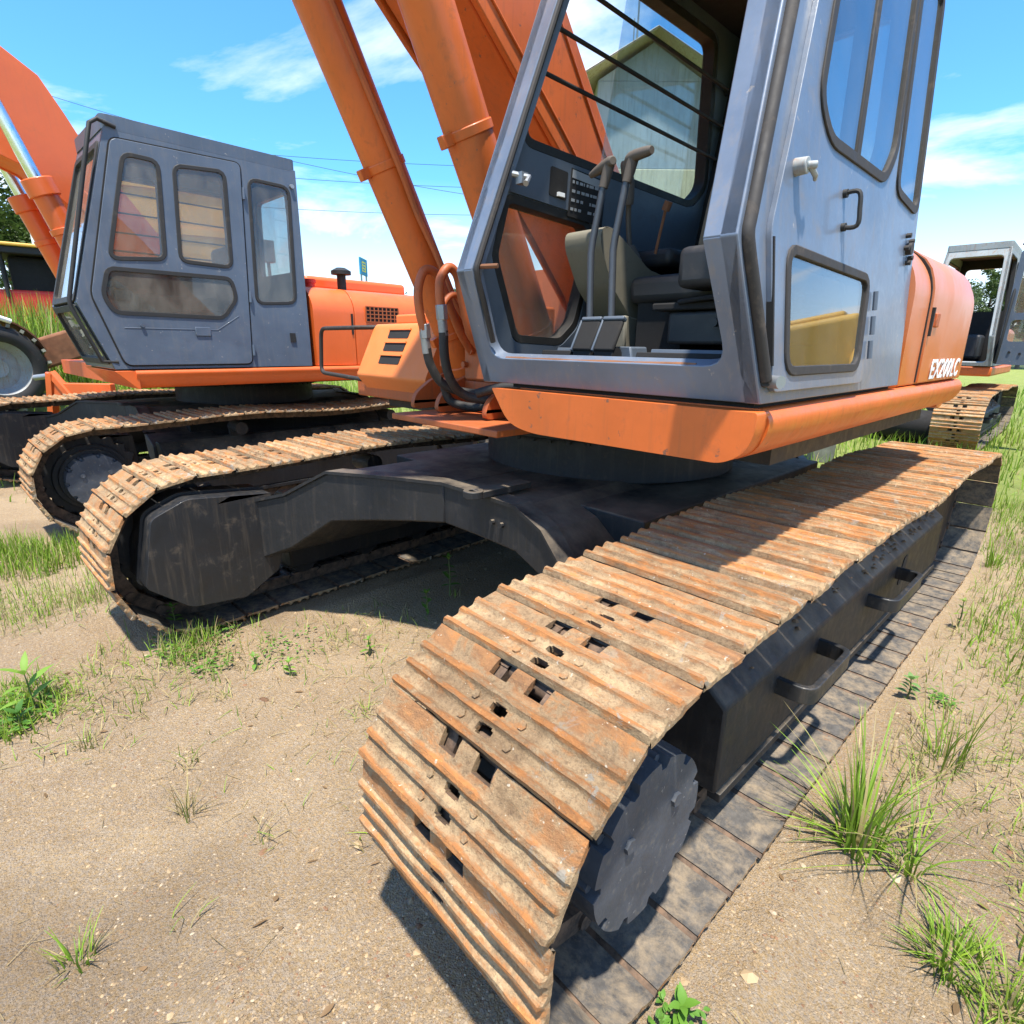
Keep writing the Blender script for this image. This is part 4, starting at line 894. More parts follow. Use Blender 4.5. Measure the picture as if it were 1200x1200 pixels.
# deck, housing
sec = fillet([(-1.4, Z0 - .008), (1.71, Z0 - .008), (1.725, Z0 - .03), (1.715, Z0 - .08), (1.645, Z0 - .155), (-1.4, Z0 - .155)], [0, .01, .02, .05, .03, 0], 4)
m = MB(); m.prism(sec, lambda u, v, w: (u, w, v), U0 + .20, 1.75); m.build('side_deck', 'orange_red', ex2, bevel=.006)
m = MB(); m.prism([(U0 + .06, Z0 - .012), (U0 + .20, Z0 - .155), (U0 + .22, Z0 - .155), (U0 + .22, Z0 - .012)], lambda u, v, w: (w, u, v), .68, 1.712); m.build('front_skirt', 'orange_red', ex2, bevel=.004)
hs2 = fillet([(-1.45, Z0), (1.68, Z0), (1.68, Z0 + .60), (1.53, Z0 + .745), (-1.45, Z0 + .755)], [0, 0, .12, .12, .05], 6)
for (ya, yb, nm) in ((U0 + 1.76, U0 + 2.20, 'tank_housing'), (U0 + 2.21, 1.65, 'engine_housing')):
    m = MB(); m.prism(hs2, lambda u, v, w: (u, w, v), ya, yb); hb = m.build(nm, 'orange_red', ex2, bevel=.010)
    if nm == 'engine_housing': eng = hb
m = MB(); m.bx(1.679, 1.684, U0 + 2.34, U0 + 2.74, Z0 + .43, Z0 + .58); m.build('grille_back', 'lining', eng)
for k in range(9): MB().bx(1.6835, 1.689, U0 + 2.34 + k * .05 - .006, U0 + 2.34 + k * .05 + .006, Z0 + .43, Z0 + .58).build('grille_bar', 'orange_dirty', eng)
for k in range(5): MB().bx(1.6838, 1.6895, U0 + 2.34, U0 + 2.74, Z0 + .43 + k * .0375 - .005, Z0 + .43 + k * .0375 + .005).build('grille_bar', 'orange_dirty', eng)
m = MB(); m.bx(1.679, 1.687, U0 + 2.165, U0 + 2.185, Z0 + .30, Z0 + .50); m.build('latch_bar', 'lining', eng)
rbox(-1.2, 1.2, U0 + 1.95, 1.5, Z0 + .74, Z0 + .88, 'engine_cover', 'orange_red', ex2, .04)
MB().cyl((1.42, U0 + 2.24, Z0 + .70), (1.42, U0 + 2.24, Z0 + .91), .045, 18).tube([(1.42, U0 + 2.24, Z0 + .89), (1.42, U0 + 2.24, Z0 + .925), (1.42, U0 + 2.24, Z0 + .955)], [.10, .10, .045], 20).build('intake_cap', 'rubber', ex2)
MB().cyl((1.35, U0 + 1.92, Z0 + .72), (1.35, U0 + 1.92, Z0 + .80), .05, 16).cyl((1.35, U0 + 1.92, Z0 + .79), (1.35, U0 + 1.92, Z0 + .825), .062, 16).build('filler_cap', 'red', ex2)
m = MB(); m.tube([(.5, U0 + 1.9, Z0 + .7), (.5, U0 + 1.9, Z0 + 1.25)], .012, 8); m.tube([(.42, U0 + 1.95, Z0 + .7), (.42, U0 + 1.95, Z0 + 1.25)], .012, 8); m.bx(.42, .52, U0 + 1.86, U0 + 1.98, Z0 + 1.05, Z0 + 1.27); m.build('mirror_post', 'steel', ex2)
rbox(-1.45, 1.60, 1.66, 2.1, 1.10, 2.05, 'counterweight', 'orange_red', ex2, .08)
rbox(-1.3, 1.2, -1.2, 1.4, 1.13, 1.18, 'belly_plate', 'black', ex2, .0)
# boom + cylinders
pl2 = [(-.75, 1.55), (-1.15, 2.05), (-1.55, 2.55), (-1.95, 2.95), (-2.45, 3.15), (-3.1, 3.28), (-3.1, 4.05), (-2.5, 4.0), (-1.98, 3.83), (-1.74, 3.67), (-1.60, 3.42), (-1.50, 3.22), (-1.05, 2.60), (-.55, 1.95)]
pl2 = [(a + .27, b + .05) for a, b in pl2]
boom_plate(pl2, -.42, .02, 'boom', 'orange_red', ex2)
for a, b in ((.025, .05), (-.445, -.425)): boom_plate(inset(pl2, -.014), a, b, 'boom_side_plate', 'orange_red', ex2, .006)
for x in (.27, -.62):
    a = Vector((x, -1.17, 1.40)); t = Vector((0, -.62, 1.86)).normalized()
    cyl_ = MB().cyl(a, a + t * 1.50, .10, 28).build('lift_cylinder', 'orange_red', ex2, bevel=.006)
    MB().cyl(a + t * 1.40, a + t * 1.54, .122, 28).build('cylinder_head', 'orange_red', cyl_, bevel=.008)
    MB().cyl(a + t * 1.10, a + t * 1.15, .112, 28).build('clamp_band', 'orange_red', cyl_, bevel=.004)
    MB().cyl(a + t * 1.5, a + t * 2.6, .052, 24).build('piston_rod', 'chrome', cyl_)

# ------------------------------------------------------------------ third excavator (door swung open), behind on the right
ex3 = thing('excavator', 'distant excavator with rusted pale cab frame and open door, behind the nearest one', 'excavator', (-1.05, 12.3, 0), R(1.5))
for c in UC: copy_tree(c, ex3)
U3, Z3 = -1.35, 1.30
L3 = lambda pts: [(U3 + a, Z3 + b) for a, b in pts]
P3 = dict(y0=U3, z0=Z3, yk=U3 - .12, zk=Z3 + .46, yt=U3 + .34, zt=Z3 + 1.80, yr0=U3 + 1.6, yrt=U3 + 1.66, xs=lambda z: 1.50 - .07 * (z - Z3), xr=lambda z: .45 + .05 * (z - Z3), paint='cab_pale', pillar=.07, sill=.06, rear_glass=False,
          side=[dict(poly=L3([(.12, .06), (1.10, .06), (1.18, 1.70), (.38, 1.70), (.0, .50)]), g=.012, r=.06), dict(poly=L3([(1.26, .60), (1.54, .60), (1.57, 1.66), (1.30, 1.66)]), g=.015, r=.06)],
          right=[dict(poly=L3([(.25, .60), (1.45, .60), (1.50, 1.65), (.45, 1.65)]), g=.015, r=.06)])
c3 = make_cab(ex3, P3)
dv = lambda u, v, w: (1.52 + u, U3 + .10 + w, v)
do = [(0, Z3 + .03), (.86, Z3 + .03), (.92, Z3 + .50), (.72, Z3 + 1.70), (.0, Z3 + 1.70)]
w1 = fillet([(.08, Z3 + .80), (.78, Z3 + .80), (.66, Z3 + 1.62), (.08, Z3 + 1.62)], .06); w2 = fillet([(.08, Z3 + .38), (.78, Z3 + .38), (.80, Z3 + .70), (.08, Z3 + .70)], .06)
m = MB(); m.prism(fillet(do, .05), dv, -.03, .03, [w1, w2]); d3 = m.build('door', 'cab_dark', ex3, bevel=.008)
m = MB(); m.prism(w1, dv, -.004, .004); m.build('window_pane', 'glass_dirty', d3)
m = MB(); m.prism(w2, dv, -.004, .004); m.build('window_pane', 'glass_dirty', d3)
m = MB(); m.bx(1.52 + .40, 1.52 + .42, U3 + .08, U3 + .12, Z3 + .80, Z3 + 1.62); m.build('window_bar', 'rubber', d3)
for q in ((.15, .22), (.28, .20), (.40, .22), (.55, .20)): m = MB(); m.cyl(dv(q[0], Z3 + q[1], -.03), dv(q[0], Z3 + q[1], -.045), .018, 8); m.build('door_lock', 'lining', d3)
MB().tube([(1.50, U3 + .32, Z3 + 1.82), (1.56, U3 + .28, Z3 + 1.80), (1.55, U3 + .10, Z3 + 1.2), (1.56, U3 - .12, Z3 + .42), (1.54, U3 - .02, Z3 + .05)], .02, 8).build('hand_rail', 'rubber', ex3)
rbox(-1.4, 1.52, U3 + .05, 1.6, Z3 - .16, Z3 - .01, 'side_deck', 'orange', ex3, .03); rbox(-1.4, 1.46, U3 + 1.72, 1.5, Z3, Z3 + .62, 'engine_housing', 'orange_faded_sheen', ex3, .08)
rbox(-1.4, 1.4, 1.5, 1.95, 1.1, 1.95, 'counterweight', 'orange_faded_sheen', ex3, .08); rbox(.75, 1.2, U3 + .8, U3 + 1.3, Z3 + .1, Z3 + .5, 'seat', 'vinyl', ex3, .05)

# ------------------------------------------------------------------ things behind the machines
CAM = Vector((1.96105, -0.8536, 1.54256))
def frame_toward(loc, extra=0.0):
    d = CAM - Vector(loc); return math.atan2(d.y, d.x) + extra
# wheeled tractor with a rusty fender at the left edge
tr = thing('tractor', 'old tractor with big lugged tyre, white rim and rusty fender', 'tractor', (-9.05, -0.58, 0.52), 0)
ax_ = Vector((math.cos(frame_toward((-9.05, -.58, 0)) + R(24)), math.sin(frame_toward((-9.05, -.58, 0)) + R(24)), 0)); tg = Vector((-ax_.y, ax_.x, 0)); up_ = Vector((0, 0, 1))
OFF = Vector((0, 0, 0)); cz = Vector((0, 0, .76))
def wheel(m_t, m_r, m_l, c, R0, Rr, wd):
    n = 40; prof = [(Rr, -.42), (Rr + .06, -.5), ((R0 + Rr) / 2, -.52), (R0 - .05, -.44), (R0, -.30), (R0, .30), (R0 - .05, .44), ((R0 + Rr) / 2, .52), (Rr + .06, .5), (Rr, .42)]
    vs = []; fs_ = []; k = len(prof)
    for i in range(n):
        a = 2 * math.pi * i / n; rad = tg * math.cos(a) + up_ * math.sin(a)
        for r, w in prof: vs.append(c + rad * r + ax_ * (w * wd))
    for i in range(n):
        for j in range(k - 1): fs_.append((i * k + j, ((i + 1) % n) * k + j, ((i + 1) % n) * k + j + 1, i * k + j + 1))
    m_t.add(vs, fs_)
    for i in range(22):
        a = 2 * math.pi * i / 22
        for s_ in (-1, 1):
            b = a + (.07 if s_ > 0 else -.07); rad = tg * math.cos(b) + up_ * math.sin(b); tn = ax_.cross(rad)
            rot = Matrix((ax_, tn, rad)).transposed()
            m_l.box(c + rad * (R0 + .018) + ax_ * (s_ * wd * .22), (wd * .50, .055, .06), rot @ Euler((0, 0, s_ * R(24))).to_matrix())
    pr = [(.10, .10), (.16, .14), (.17, .05), (Rr * .80, .0), (Rr * .93, .20), (Rr + .01, .42), (Rr + .035, .46), (Rr + .035, .36)]
    vs = []; fs_ = []; k = len(pr)
    for i in range(n):
        a = 2 * math.pi * i / n; rad = tg * math.cos(a) + up_ * math.sin(a)
        for r, w in pr: vs.append(c + rad * r + ax_ * (w * wd))
    for i in range(n):
        for j in range(k - 1): fs_.append((i * k + j, ((i + 1) % n) * k + j, ((i + 1) % n) * k + j + 1, i * k + j + 1))
    fs_.append(tuple(i * k for i in range(n))); m_r.add(vs, fs_)
mt_, mr_, ml_ = MB(), MB(), MB(); wheel(mt_, mr_, ml_, cz, .74, .46, .46)
wt = mt_.build('tyre', 'rubber', tr); mr_.build('rim', 'cab_pale', wt); ml_.build('tread_lug', 'wood', wt)
m = MB(); pts = [(.86 * math.cos(R(a)), .86 * math.sin(R(a))) for a in range(20, 130, 10)]; pts += [(x * 1.03, z * 1.03) for x, z in pts[::-1]]
m.prism(pts, lambda u, v, w: tuple(cz + tg * u + up_ * v - ax_ * .05 + ax_ * w), -.5, .12); m.build('fender', 'rust', tr)
m = MB(); m.box(cz + tg * 1.05 + up_ * .28 - ax_ * .3, (.5, .9, .55), Euler((R(20), 0, frame_toward((-9, -.5, 0)))).to_matrix()); m.build('gearbox', 'rust', tr, bevel=.05)
m = MB(); m.tube([cz + tg * -.4 + up_ * 1.05 + ax_ * .2, cz + tg * .28 + up_ * .80 + ax_ * .2], .045, 12); m.build('lift_arm', 'white', tr)
m = MB(); m.box(cz + tg * -.1 + up_ * 1.02 - ax_ * .4, (.9, .5, .35), Euler((0, 0, frame_toward((-9, -.5, 0)))).to_matrix()); m.build('bonnet', 'orange_dirty', tr, bevel=.05)
tr.scale = (.80, .80, .80)
# orange implement frame beside it
im = thing('implement_frame', 'small red-orange hitch frame on the ground between tractor and slate-cab excavator', 'implement', (-7.1, 0.0, 0.15))
m = MB(); m.tube([(-.25, -.20, .25), (-.12, -.12, .98)], .07, 6); m.tube([(.35, .35, 0), (-.12, -.12, .98)], .06, 6); m.build('upright', 'orange_red', im)
m = MB(); m.box((.12, .15, .78), (.75, .10, .16), (0, 0, R(45))); m.build('cross_bar', 'orange_red', im, bevel=.01)
m = MB(); m.cyl((-.30, -.28, .92), (-.14, -.12, .95), .035, 10); m.build('hitch_pin', 'steel', im)
# canopied red machine on the bank
rm = thing('compactor', 'small red machine with black canopy and yellow roof edge in tall weeds', 'machine', (-14.6, .35, 1.15), frame_toward((-14.6, .35, 0), R(90)))
rbox(-1.3, .75, -.6, .6, .2, 1.35, 'body', 'red', rm, .06)
m = MB(); m.prism([(-1.55, 2.02), (.95, 2.02), (.95, 2.12), (.75, 2.20), (-1.4, 2.14), (-1.55, 2.10)], lambda u, v, w: (u, w, v), -.75, .75); m.build('canopy', 'rubber', rm, bevel=.03)
m = MB(); m.bx(.45, 1.0, -.80, .80, 1.88, 2.16); m.bx(-.6, 1.0, -.80, .80, 2.165, 2.23); m.build('roof_edge', 'yellow', rm, bevel=.02)
for x in (-1.3, -.3, .65):
    for y in (-.62, .62): m = MB(); m.cyl((x, y, 1.2), (x, y, 2.05), .035, 8); m.build('canopy_post', 'rubber', rm)
rbox(-.2, .6, -.5, .5, 1.3, 2.0, 'seat_box', 'lining', rm, .05)
MB().cyl((-.9, -.7, .35), (-.9, .7, .35), .42, 24).cyl((.6, -.7, .35), (.6, .7, .35), .42, 24).build('drum', 'steel', rm)
tag(MB().cyl((0, 0, 0), (0, 0, 6.8), .13, 14, .11).build('utility_pole', 'white'), 'slim white pole rising behind the red canopied machine', 'pole').location = (-25.8, 1.72, 0)
# yellow hopper seen through the slate cab's windows
hpz = thing('hopper', 'tall yellow steel hopper seen through the slate cab windows', 'hopper', (-10.2, 2.4, 0), frame_toward((-10.2, 2.4, 0), R(90)))
m = MB()
vs = [(-1.1, -.8, 4.0), (1.1, -.8, 4.0), (1.1, .8, 4.0), (-1.1, .8, 4.0), (-1.1, -.8, 2.6), (1.1, -.8, 2.6), (1.1, .8, 2.6), (-1.1, .8, 2.6), (-.3, -.3, 1.5), (.3, -.3, 1.5), (.3, .3, 1.5), (-.3, .3, 1.5)]
m.add(vs, [(0, 1, 5, 4), (1, 2, 6, 5), (2, 3, 7, 6), (3, 0, 4, 7), (4, 5, 9, 8), (5, 6, 10, 9), (6, 7, 11, 10), (7, 4, 8, 11), (8, 9, 10, 11), (3, 2, 1, 0)]); m.build('bin', 'yellow', hpz, bevel=.02)
for x in (-1.05, 1.05):
    for y in (-.75, .75): m = MB(); m.bx(x - .06, x + .06, y - .06, y + .06, 0, 2.7); m.build('leg', 'yellow', hpz)
for z in (2.65, 3.3, 3.95): m = MB(); m.bx(-1.14, 1.14, -.84, .84, z - .05, z + .05); m.build('stiffener', 'yellow', hpz)
# tall loft building behind the cab
def wall_mat(name, a, b, c):
    g = NG(name); col = g.mix(g.ramp(g.noise(0.8, 6, 0.6), 0.35, 0.65), a, b); col = g.mix(g.ramp(g.noise(3, 6, 0.6, 0, (5, 5, .35)), 0.5, 0.7, 0, .7), col, c); g.col(col); g.rough(.85); return g.m
MT['cream'] = wall_mat('stained_cream_render', (.40, .36, .24), (.47, .43, .30), (.24, .21, .15)); MT['greywall'] = wall_mat('grey_sheet_cladding', (.21, .24, .27), (.28, .31, .34), (.17, .17, .16)); MT['tin'] = wall_mat('weathered_tin_roof', (.33, .30, .25), (.43, .40, .34), (.24, .16, .10))
bd_sc = (.84, .9, 1)
bd = thing('tower_building', 'tall narrow cream and grey building with rusty tin roof behind the cab', 'building', (-9.0, 15.0, 0), R(-44))
rbox(-1.75, 1.75, -1.6, 1.6, 0, 6.2, 'lower_wall', 'cream', bd, .03); rbox(-1.72, 1.72, -1.57, 1.57, 6.2, 8.25, 'upper_wall', 'greywall', bd, .02)
for i in range(2):
    sg = -1 if i == 0 else 1; m = MB(); N = 46; vs = []; fs_ = []
    for k in range(N * 2 + 1):
        x = -2.3 + 4.6 * k / (N * 2); dz = .03 if k % 2 else 0
        vs += [(x, 0, 9.25 + dz), (x, sg * 2.25, 8.15 + dz), (x, 0, 9.22 + dz), (x, sg * 2.25, 8.12 + dz)]
    for k in range(N * 2): a = k * 4; fs_ += [(a, a + 1, a + 5, a + 4), (a + 2, a + 6, a + 7, a + 3), (a + 1, a + 3, a + 7, a + 5)]
    m.add(vs, fs_); m.build('roof_sheet', 'tin', bd)
m = MB(); m.prism([(-1.57, 8.25), (1.57, 8.25), (0, 9.1)], lambda u, v, w: (w, u, v), -1.72, 1.72); m.build('gable', 'greywall', bd)
for (x, z) in ((-.55, 7.0), (.6, 6.6), (-.4, 3.4), (.7, 3.2)):
    m = MB(); m.bx(x - .28, x + .28, -1.63, -1.585, z - .35, z + .35); wn_ = m.build('window', 'cream', bd); m = MB(); m.bx(x - .22, x + .22, -1.645, -1.632, z - .29, z + .29); m.build('pane', 'glass_smoke', wn_)
m = MB(); m.cyl((.4, -.3, 9.1), (.4, -.3, 11.2), .03, 8); m.cyl((-.3, -.3, 9.1), (-.3, -.3, 10.4), .02, 8); m.cyl((.1, -.3, 10.9), (.7, -.3, 10.9), .02, 8); m.build('antenna', 'steel', bd); bd.scale = bd_sc; bd.location = (-9.3, 14.7, 0)
# billboard far off
bb = thing('billboard', 'small distant blue billboard with yellow panel above the orange hood', 'billboard', (-41.9, 23.8, 0), R(45) + R(90))
m = MB(); m.bx(-.95, .95, -.06, .06, 6.75, 8.0); pn = m.build('panel', 'blue', bb); m = MB(); m.bx(-.55, .45, .062, .07, 7.0, 7.75); m.bx(-.55, .45, -.07, -.062, 7.0, 7.75); m.build('poster', 'sign_yellow', pn)
for k, z in enumerate((7.58, 7.36, 7.14)): m = MB(); m.bx(-.45, .35 - .1 * k, -.078, -.071, z - .05, z + .05); m.build('lettering', 'blue', pn)
for x in (-.7, .7): m = MB(); m.cyl((x, 0, 0), (x, 0, 6.8), .08, 8); m.build('post', 'steel', bb)
# timber block and log lying under the far side
tb = MB().bx(-.14, .14, -.20, .20, 0, .55).build('timber_block', 'wood', None, bevel=.012); tag(tb, 'upright weathered timber block standing in shade beneath the nearest excavator', 'timber'); tb.location = (-.80, 7.9, -.02); tb.rotation_euler = (0, 0, .5)
m = MB(); m.tube(smooth_path([(-1.5, 11.5, .28), (-.7, 10.9, .30), (.0, 10.95, .27)], 5), .27, 16); tag(m.build('log', 'lining'), 'black charred log lying beside the distant excavator track', 'log')
# yellow loader off to the right, seen mirrored in the door glass
ld = thing('loader', 'yellow loader standing right of the nearest excavator, mirrored in its door glass', 'loader', (4.6, 9.2, 0), R(-12))
rbox(-1.2, 1.2, -2.0, 1.6, .9, 2.35, 'body', 'yellow', ld, .08); rbox(-.9, .9, -.3, 1.3, 2.35, 2.6, 'hood', 'yellow', ld, .06)
rbox(-1.24, -1.2, -1.5, .2, 1.2, 2.0, 'side_panel', 'orange_pale', ld, .01)
for x in (-1.25, 1.25):
    for y in (-1.5, 1.4): MB().cyl((x - .25, y, .75), (x + .25, y, .75), .75, 28).build('wheel', 'rubber', ld, bevel=.06)
MB().tube([(-1.2, -2.0, 1.8), (-1.2, -3.4, 1.2), (-1.2, -4.0, .5)], .14, 8).build('lift_arm', 'yellow', ld); MB().tube([(1.2, -2.0, 1.8), (1.2, -3.4, 1.2), (1.2, -4.0, .5)], .14, 8).build('lift_arm', 'yellow', ld)
m = MB(); m.prism([(-4.0, .15), (-5.0, .1), (-4.1, .4), (-4.0, 1.1)], lambda u, v, w: (w, u, v), -1.5, 1.5); m.build('bucket', 'yellow', ld, bevel=.02)
# power lines
for i, (a, b, sg) in enumerate((((-126, -10, 43), (-60, 48, 19.6), 2.5), ((-115, -5, 30), (-50, 66, 24), 2.0), ((-115, -5, 27.5), (-50, 66, 21.5), 2.0), ((-110, 2, 22), (-50, 66, 18.5), 1.6))):
    a, b = Vector(a), Vector(b); pth = []
    for k in range(31):
        t = (k / 30) * 1.6 - .3; p = a + (b - a) * t; p.z -= sg * 4 * t * (1 - t); pth.append(p)
    o = MB().tube(pth, .028, 5, False).build('power_line', 'rubber'); tag(o, ('highest thin power line slanting across the sky above the slate cab', 'upper of three close power lines low in the sky', 'middle of three close power lines low in the sky', 'lowest of three close power lines low in the sky')[i], 'cable', 'power lines')

# ------------------------------------------------------------------ vegetation
def leaf_mat(name, rough=0.55, trans=0.35):
    g = NG(name); at = g.n('ShaderNodeAttribute'); at.attribute_name = 'tint'; g.col(at.outputs['Color']); g.rough(rough); g.set(Specular_IOR_Level=0.3)
    tr_ = g.n('ShaderNodeBsdfTranslucent'); g.l(at.outputs['Color'], tr_.inputs[0]); ms = g.n('ShaderNodeMixShader'); ms.inputs[0].default_value = trans
    g.l(g.b.outputs[0], ms.inputs[1]); g.l(tr_.outputs[0], ms.inputs[2]); g.l(ms.outputs[0], g.out.inputs[0]); return g.m
MT['leaf'] = leaf_mat('leaf_blade')
class Veg:
    def __init__(s): s.v = []; s.f = []; s.c = []
    def blade(s, p, h, w, lean, az, col, n=3):
        p = Vector(p); d = Vector((math.cos(az), math.sin(az), 0)); q = Vector((-d.y, d.x, 0)); o = len(s.v)
        for i in range(n + 1):
            t = i / n; x = lean * t * t; z = h * (t - .25 * abs(lean) / max(h, .01) * t * t * min(1, abs(lean) / max(h, .01)))
            c = p + d * x + Vector((0, 0, z)); ww = w * (1 - t ** 1.6) * .5 + .0004
            s.v += [c - q * ww, c + q * ww]
        for i in range(n): s.f.append((o + 2 * i, o + 2 * i + 1, o + 2 * i + 3, o + 2 * i + 2)); s.c.append(col)
    def leaf(s, p, d, up, L, w, col, droop=.3, n=4):
        p = Vector(p); d = Vector(d).normalized(); q = d.cross(Vector(up)).normalized(); nn = q.cross(d); o = len(s.v); pr = (.12, .8, 1.0, .7, .05)
        for i in range(n + 1):
            t = i / n; c = p + d * (L * t) - Vector((0, 0, droop * L * t * t)); ww = w * .5 * pr[i]
            s.v += [c - q * ww + nn * ww * .25, c, c + q * ww + nn * ww * .25]
        for i in range(n):
            a = o + 3 * i; s.f += [(a, a + 1, a + 4, a + 3), (a + 1, a + 2, a + 5, a + 4)]; s.c += [col, col]
    def build(s, name, parent=None, mat='leaf', kind=None):
        me = bpy.data.meshes.new(name); me.from_pydata(s.v, [], s.f); me.materials.append(MT[mat])
        at = me.attributes.new('tint', 'FLOAT_COLOR', 'FACE'); buf = []
        for c in s.c: buf += [c[0], c[1], c[2], 1.0]
        at.data.foreach_set('color', buf); me.polygons.foreach_set('use_smooth', [True] * len(me.polygons))
        o = bpy.data.objects.new(name, me); COL.objects.link(o)
        if parent is not None: o.parent = parent
        if kind: o['kind'] = kind
        return o
rv = random.Random(5)
def green(dry=0.0):
    if rv.random() < dry:
        k = rv.uniform(.7, 1.25); return (.38 * k, .31 * k, .14 * k)
    k = rv.uniform(.65, 1.35); y = rv.uniform(0, .07); return ((.170 + y) * k, (.300 + y * .6) * k, .034 * k)
def clear_of_tracks(x, y):
    for tx in (1.195, -1.487):
        if abs(x - tx) < .36 and -.5 < y < 4.5: return False
    if abs(x + 5.2) < 1.75 and -.8 < y < 4.0 and not (abs(x + 5.2) < .95): return False
    return True
# field grass: thickens away from the trodden yard
G = Veg(); cnt = 0
while cnt < 34000:
    ang = R(rv.uniform(-14, 104)); dist = 3.0 + 27 * rv.random() ** 1.5
    x = CAM.x - dist * math.sin(ang); y = CAM.y + dist * math.cos(ang)
    if not clear_of_tracks(x, y): continue
    r0 = math.hypot(x, y); msk = fbm(x, y, .5) * .5 + (r0 - 5.0) * .22
    if y < 0.3 and x > -5: msk -= .35
    if rv.random() > msk: continue
    h = rv.uniform(.08, .24) * (1 + .5 * sstep(7, 14, r0)); G.blade((x, y, gh(x, y) - .01), h, rv.uniform(.006, .012) * (1 + dist * .06), rv.uniform(0, .16), rv.uniform(0, 6.28), green(.10), 2); cnt += 1
G.build('field_grass', None, 'leaf', 'stuff')
# tall weeds on the bank
G = Veg()
for k in range(15000):
    x = rv.uniform(-17, -7.6); y = rv.uniform(-2.5, 4.0)
    if math.hypot(x + 9.05, y + .6) < 1.0 or math.hypot(x + 7.1, y) < .6: continue
    hh = .30 + .75 * sstep(8.2, 11, -x)
    G.blade((x, y, gh(x, y) - .02), hh * rv.uniform(.5, 1.25), rv.uniform(.015, .035), rv.uniform(0, .45), rv.uniform(0, 6.28), green(.10 if rv.random() < .8 else .6), 3)
G.build('tall_weeds', None, 'leaf', 'stuff')
# thin half-dry grass on the yard
G = Veg()
def patch(cx_, cy_, rx, ry, nb, h0, h1, dry, w0=.002, w1=.0045):
    for k in range(nb):
        a = rv.uniform(0, 6.28); r = rv.random() ** .7; x = cx_ + rx * r * math.cos(a); y = cy_ + ry * r * math.sin(a)
        if not clear_of_tracks(x, y): continue
        G.blade((x, y, gh(x, y) - .004), rv.uniform(h0, h1), rv.uniform(w0, w1), rv.uniform(0, .10), rv.uniform(0, 6.28), green(dry), 3)
patch(-1.0, -.35, .45, .45, 520, .03, .12, .45); patch(-.85, -.75, .45, .25, 260, .02, .08, .55); patch(-1.15, -.30, .25, .16, 420, .05, .16, .25)
patch(-3.3, -.75, .55, .4, 1600, .06, .2, .15, .004, .008); patch(-2.3, -1.0, .5, .3, 500, .04, .14, .3); patch(-2.2, -.6, .5, .5, 500, .04, .16, .35); patch(-2.1, .6, .25, 1.5, 900, .05, .2, .3)
patch(2.0, 2.6, .45, .9, 700, .03, .11, .40); patch(1.9, 4.2, .5, 1.3, 1500, .04, .14, .30); patch(2.1, 6.0, .8, 1.5, 3000, .05, .18, .18)
patch(2.15, 1.6, .3, .5, 500, .03, .10, .6); patch(-.6, .35, .4, .5, 260, .03, .09, .5); patch(.0, .0, .5, .6, 120, .02, .06, .7); patch(1.75, 1.5, .12, .6, 260, .03, .1, .7)
patch(-1.02, -1.0, .28, .22, 700, .03, .12, .08, .003, .007); patch(1.95, 3.2, .3, .8, 500, .05, .15, .05, .004, .008); patch(2.2, 4.8, .5, 1.0, 900, .06, .18, .05, .005, .01); patch(2.2, .6, .2, .3, 260, .03, .12, .25, .003, .006); patch(2.3, 1.2, .25, .5, 500, .04, .13, .35, .003, .006)
def cover(cx_, cy_, r, nb, L):
    for k in range(nb):
        a = rv.uniform(0, 6.28); q = r * rv.random() ** .6; x = cx_ + q * math.cos(a); y = cy_ + q * math.sin(a); az = rv.uniform(0, 6.28); c = rv.uniform(.7, 1.2)
        G.leaf((x, y, gh(x, y) + rv.uniform(.005, .04)), (math.cos(az), math.sin(az), rv.uniform(.0, .5)), (0, 0, 1), L * rv.uniform(.6, 1.2), L * .5, (.11 * c, .24 * c, .035 * c), .2)
cover(-.95, -1.02, .17, 170, .032); cover(-1.12, -.26, .22, 200, .028); cover(-.86, -.25, .12, 70, .026); cover(1.58, .06, .07, 60, .024); cover(-.75, .1, .2, 70, .022); cover(1.72, 2.1, .06, 50, .024)
for k in range(45):
    x = rv.uniform(-.9, 2.6); y = rv.uniform(-1.2, 3.5)
    if clear_of_tracks(x, y): patch(x, y, .05, .05, rv.randint(5, 22), .02, .08, .6)
G.build('yard_grass', None, 'leaf', 'stuff')
# gravel
GV = []; GF = []; GC = []
rg = random.Random(9)
def stone(x, y, r):
    o = len(GV); z = gh(x, y); a = rg.uniform(0, 6.28); sx, sy, sz = r * rg.uniform(.7, 1.3), r * rg.uniform(.6, 1.1), r * rg.uniform(.4, .75)
    pts = [(1, 0, .1), (.4, .9, 0), (-.6, .8, .1), (-1, -.1, 0), (-.4, -.9, .1), (.6, -.8, 0), (.2, .1, 1), (-.25, -.1, .9)]
    for p in pts:
        q = [c + rg.uniform(-.18, .18) for c in p]; X_, Y_ = q[0] * sx, q[1] * sy
        GV.append((x + X_ * math.cos(a) - Y_ * math.sin(a), y + X_ * math.sin(a) + Y_ * math.cos(a), z + (q[2] - .15) * sz))
    for f in ((0, 1, 6), (1, 2, 6), (2, 7, 6), (2, 3, 7), (3, 4, 7), (4, 5, 7), (5, 6, 7), (5, 0, 6)): GF.append(tuple(o + i for i in f))
    k = rg.uniform(.55, 1.0); b = rg.random()
    c = (.40 * k, .285 * k, .165 * k) if b < .6 else ((.44 * k, .345 * k, .235 * k) if b < .85 else (.25 * k, .14 * k, .08 * k))
    for _ in range(8): GC.append(c)
n_ = 0
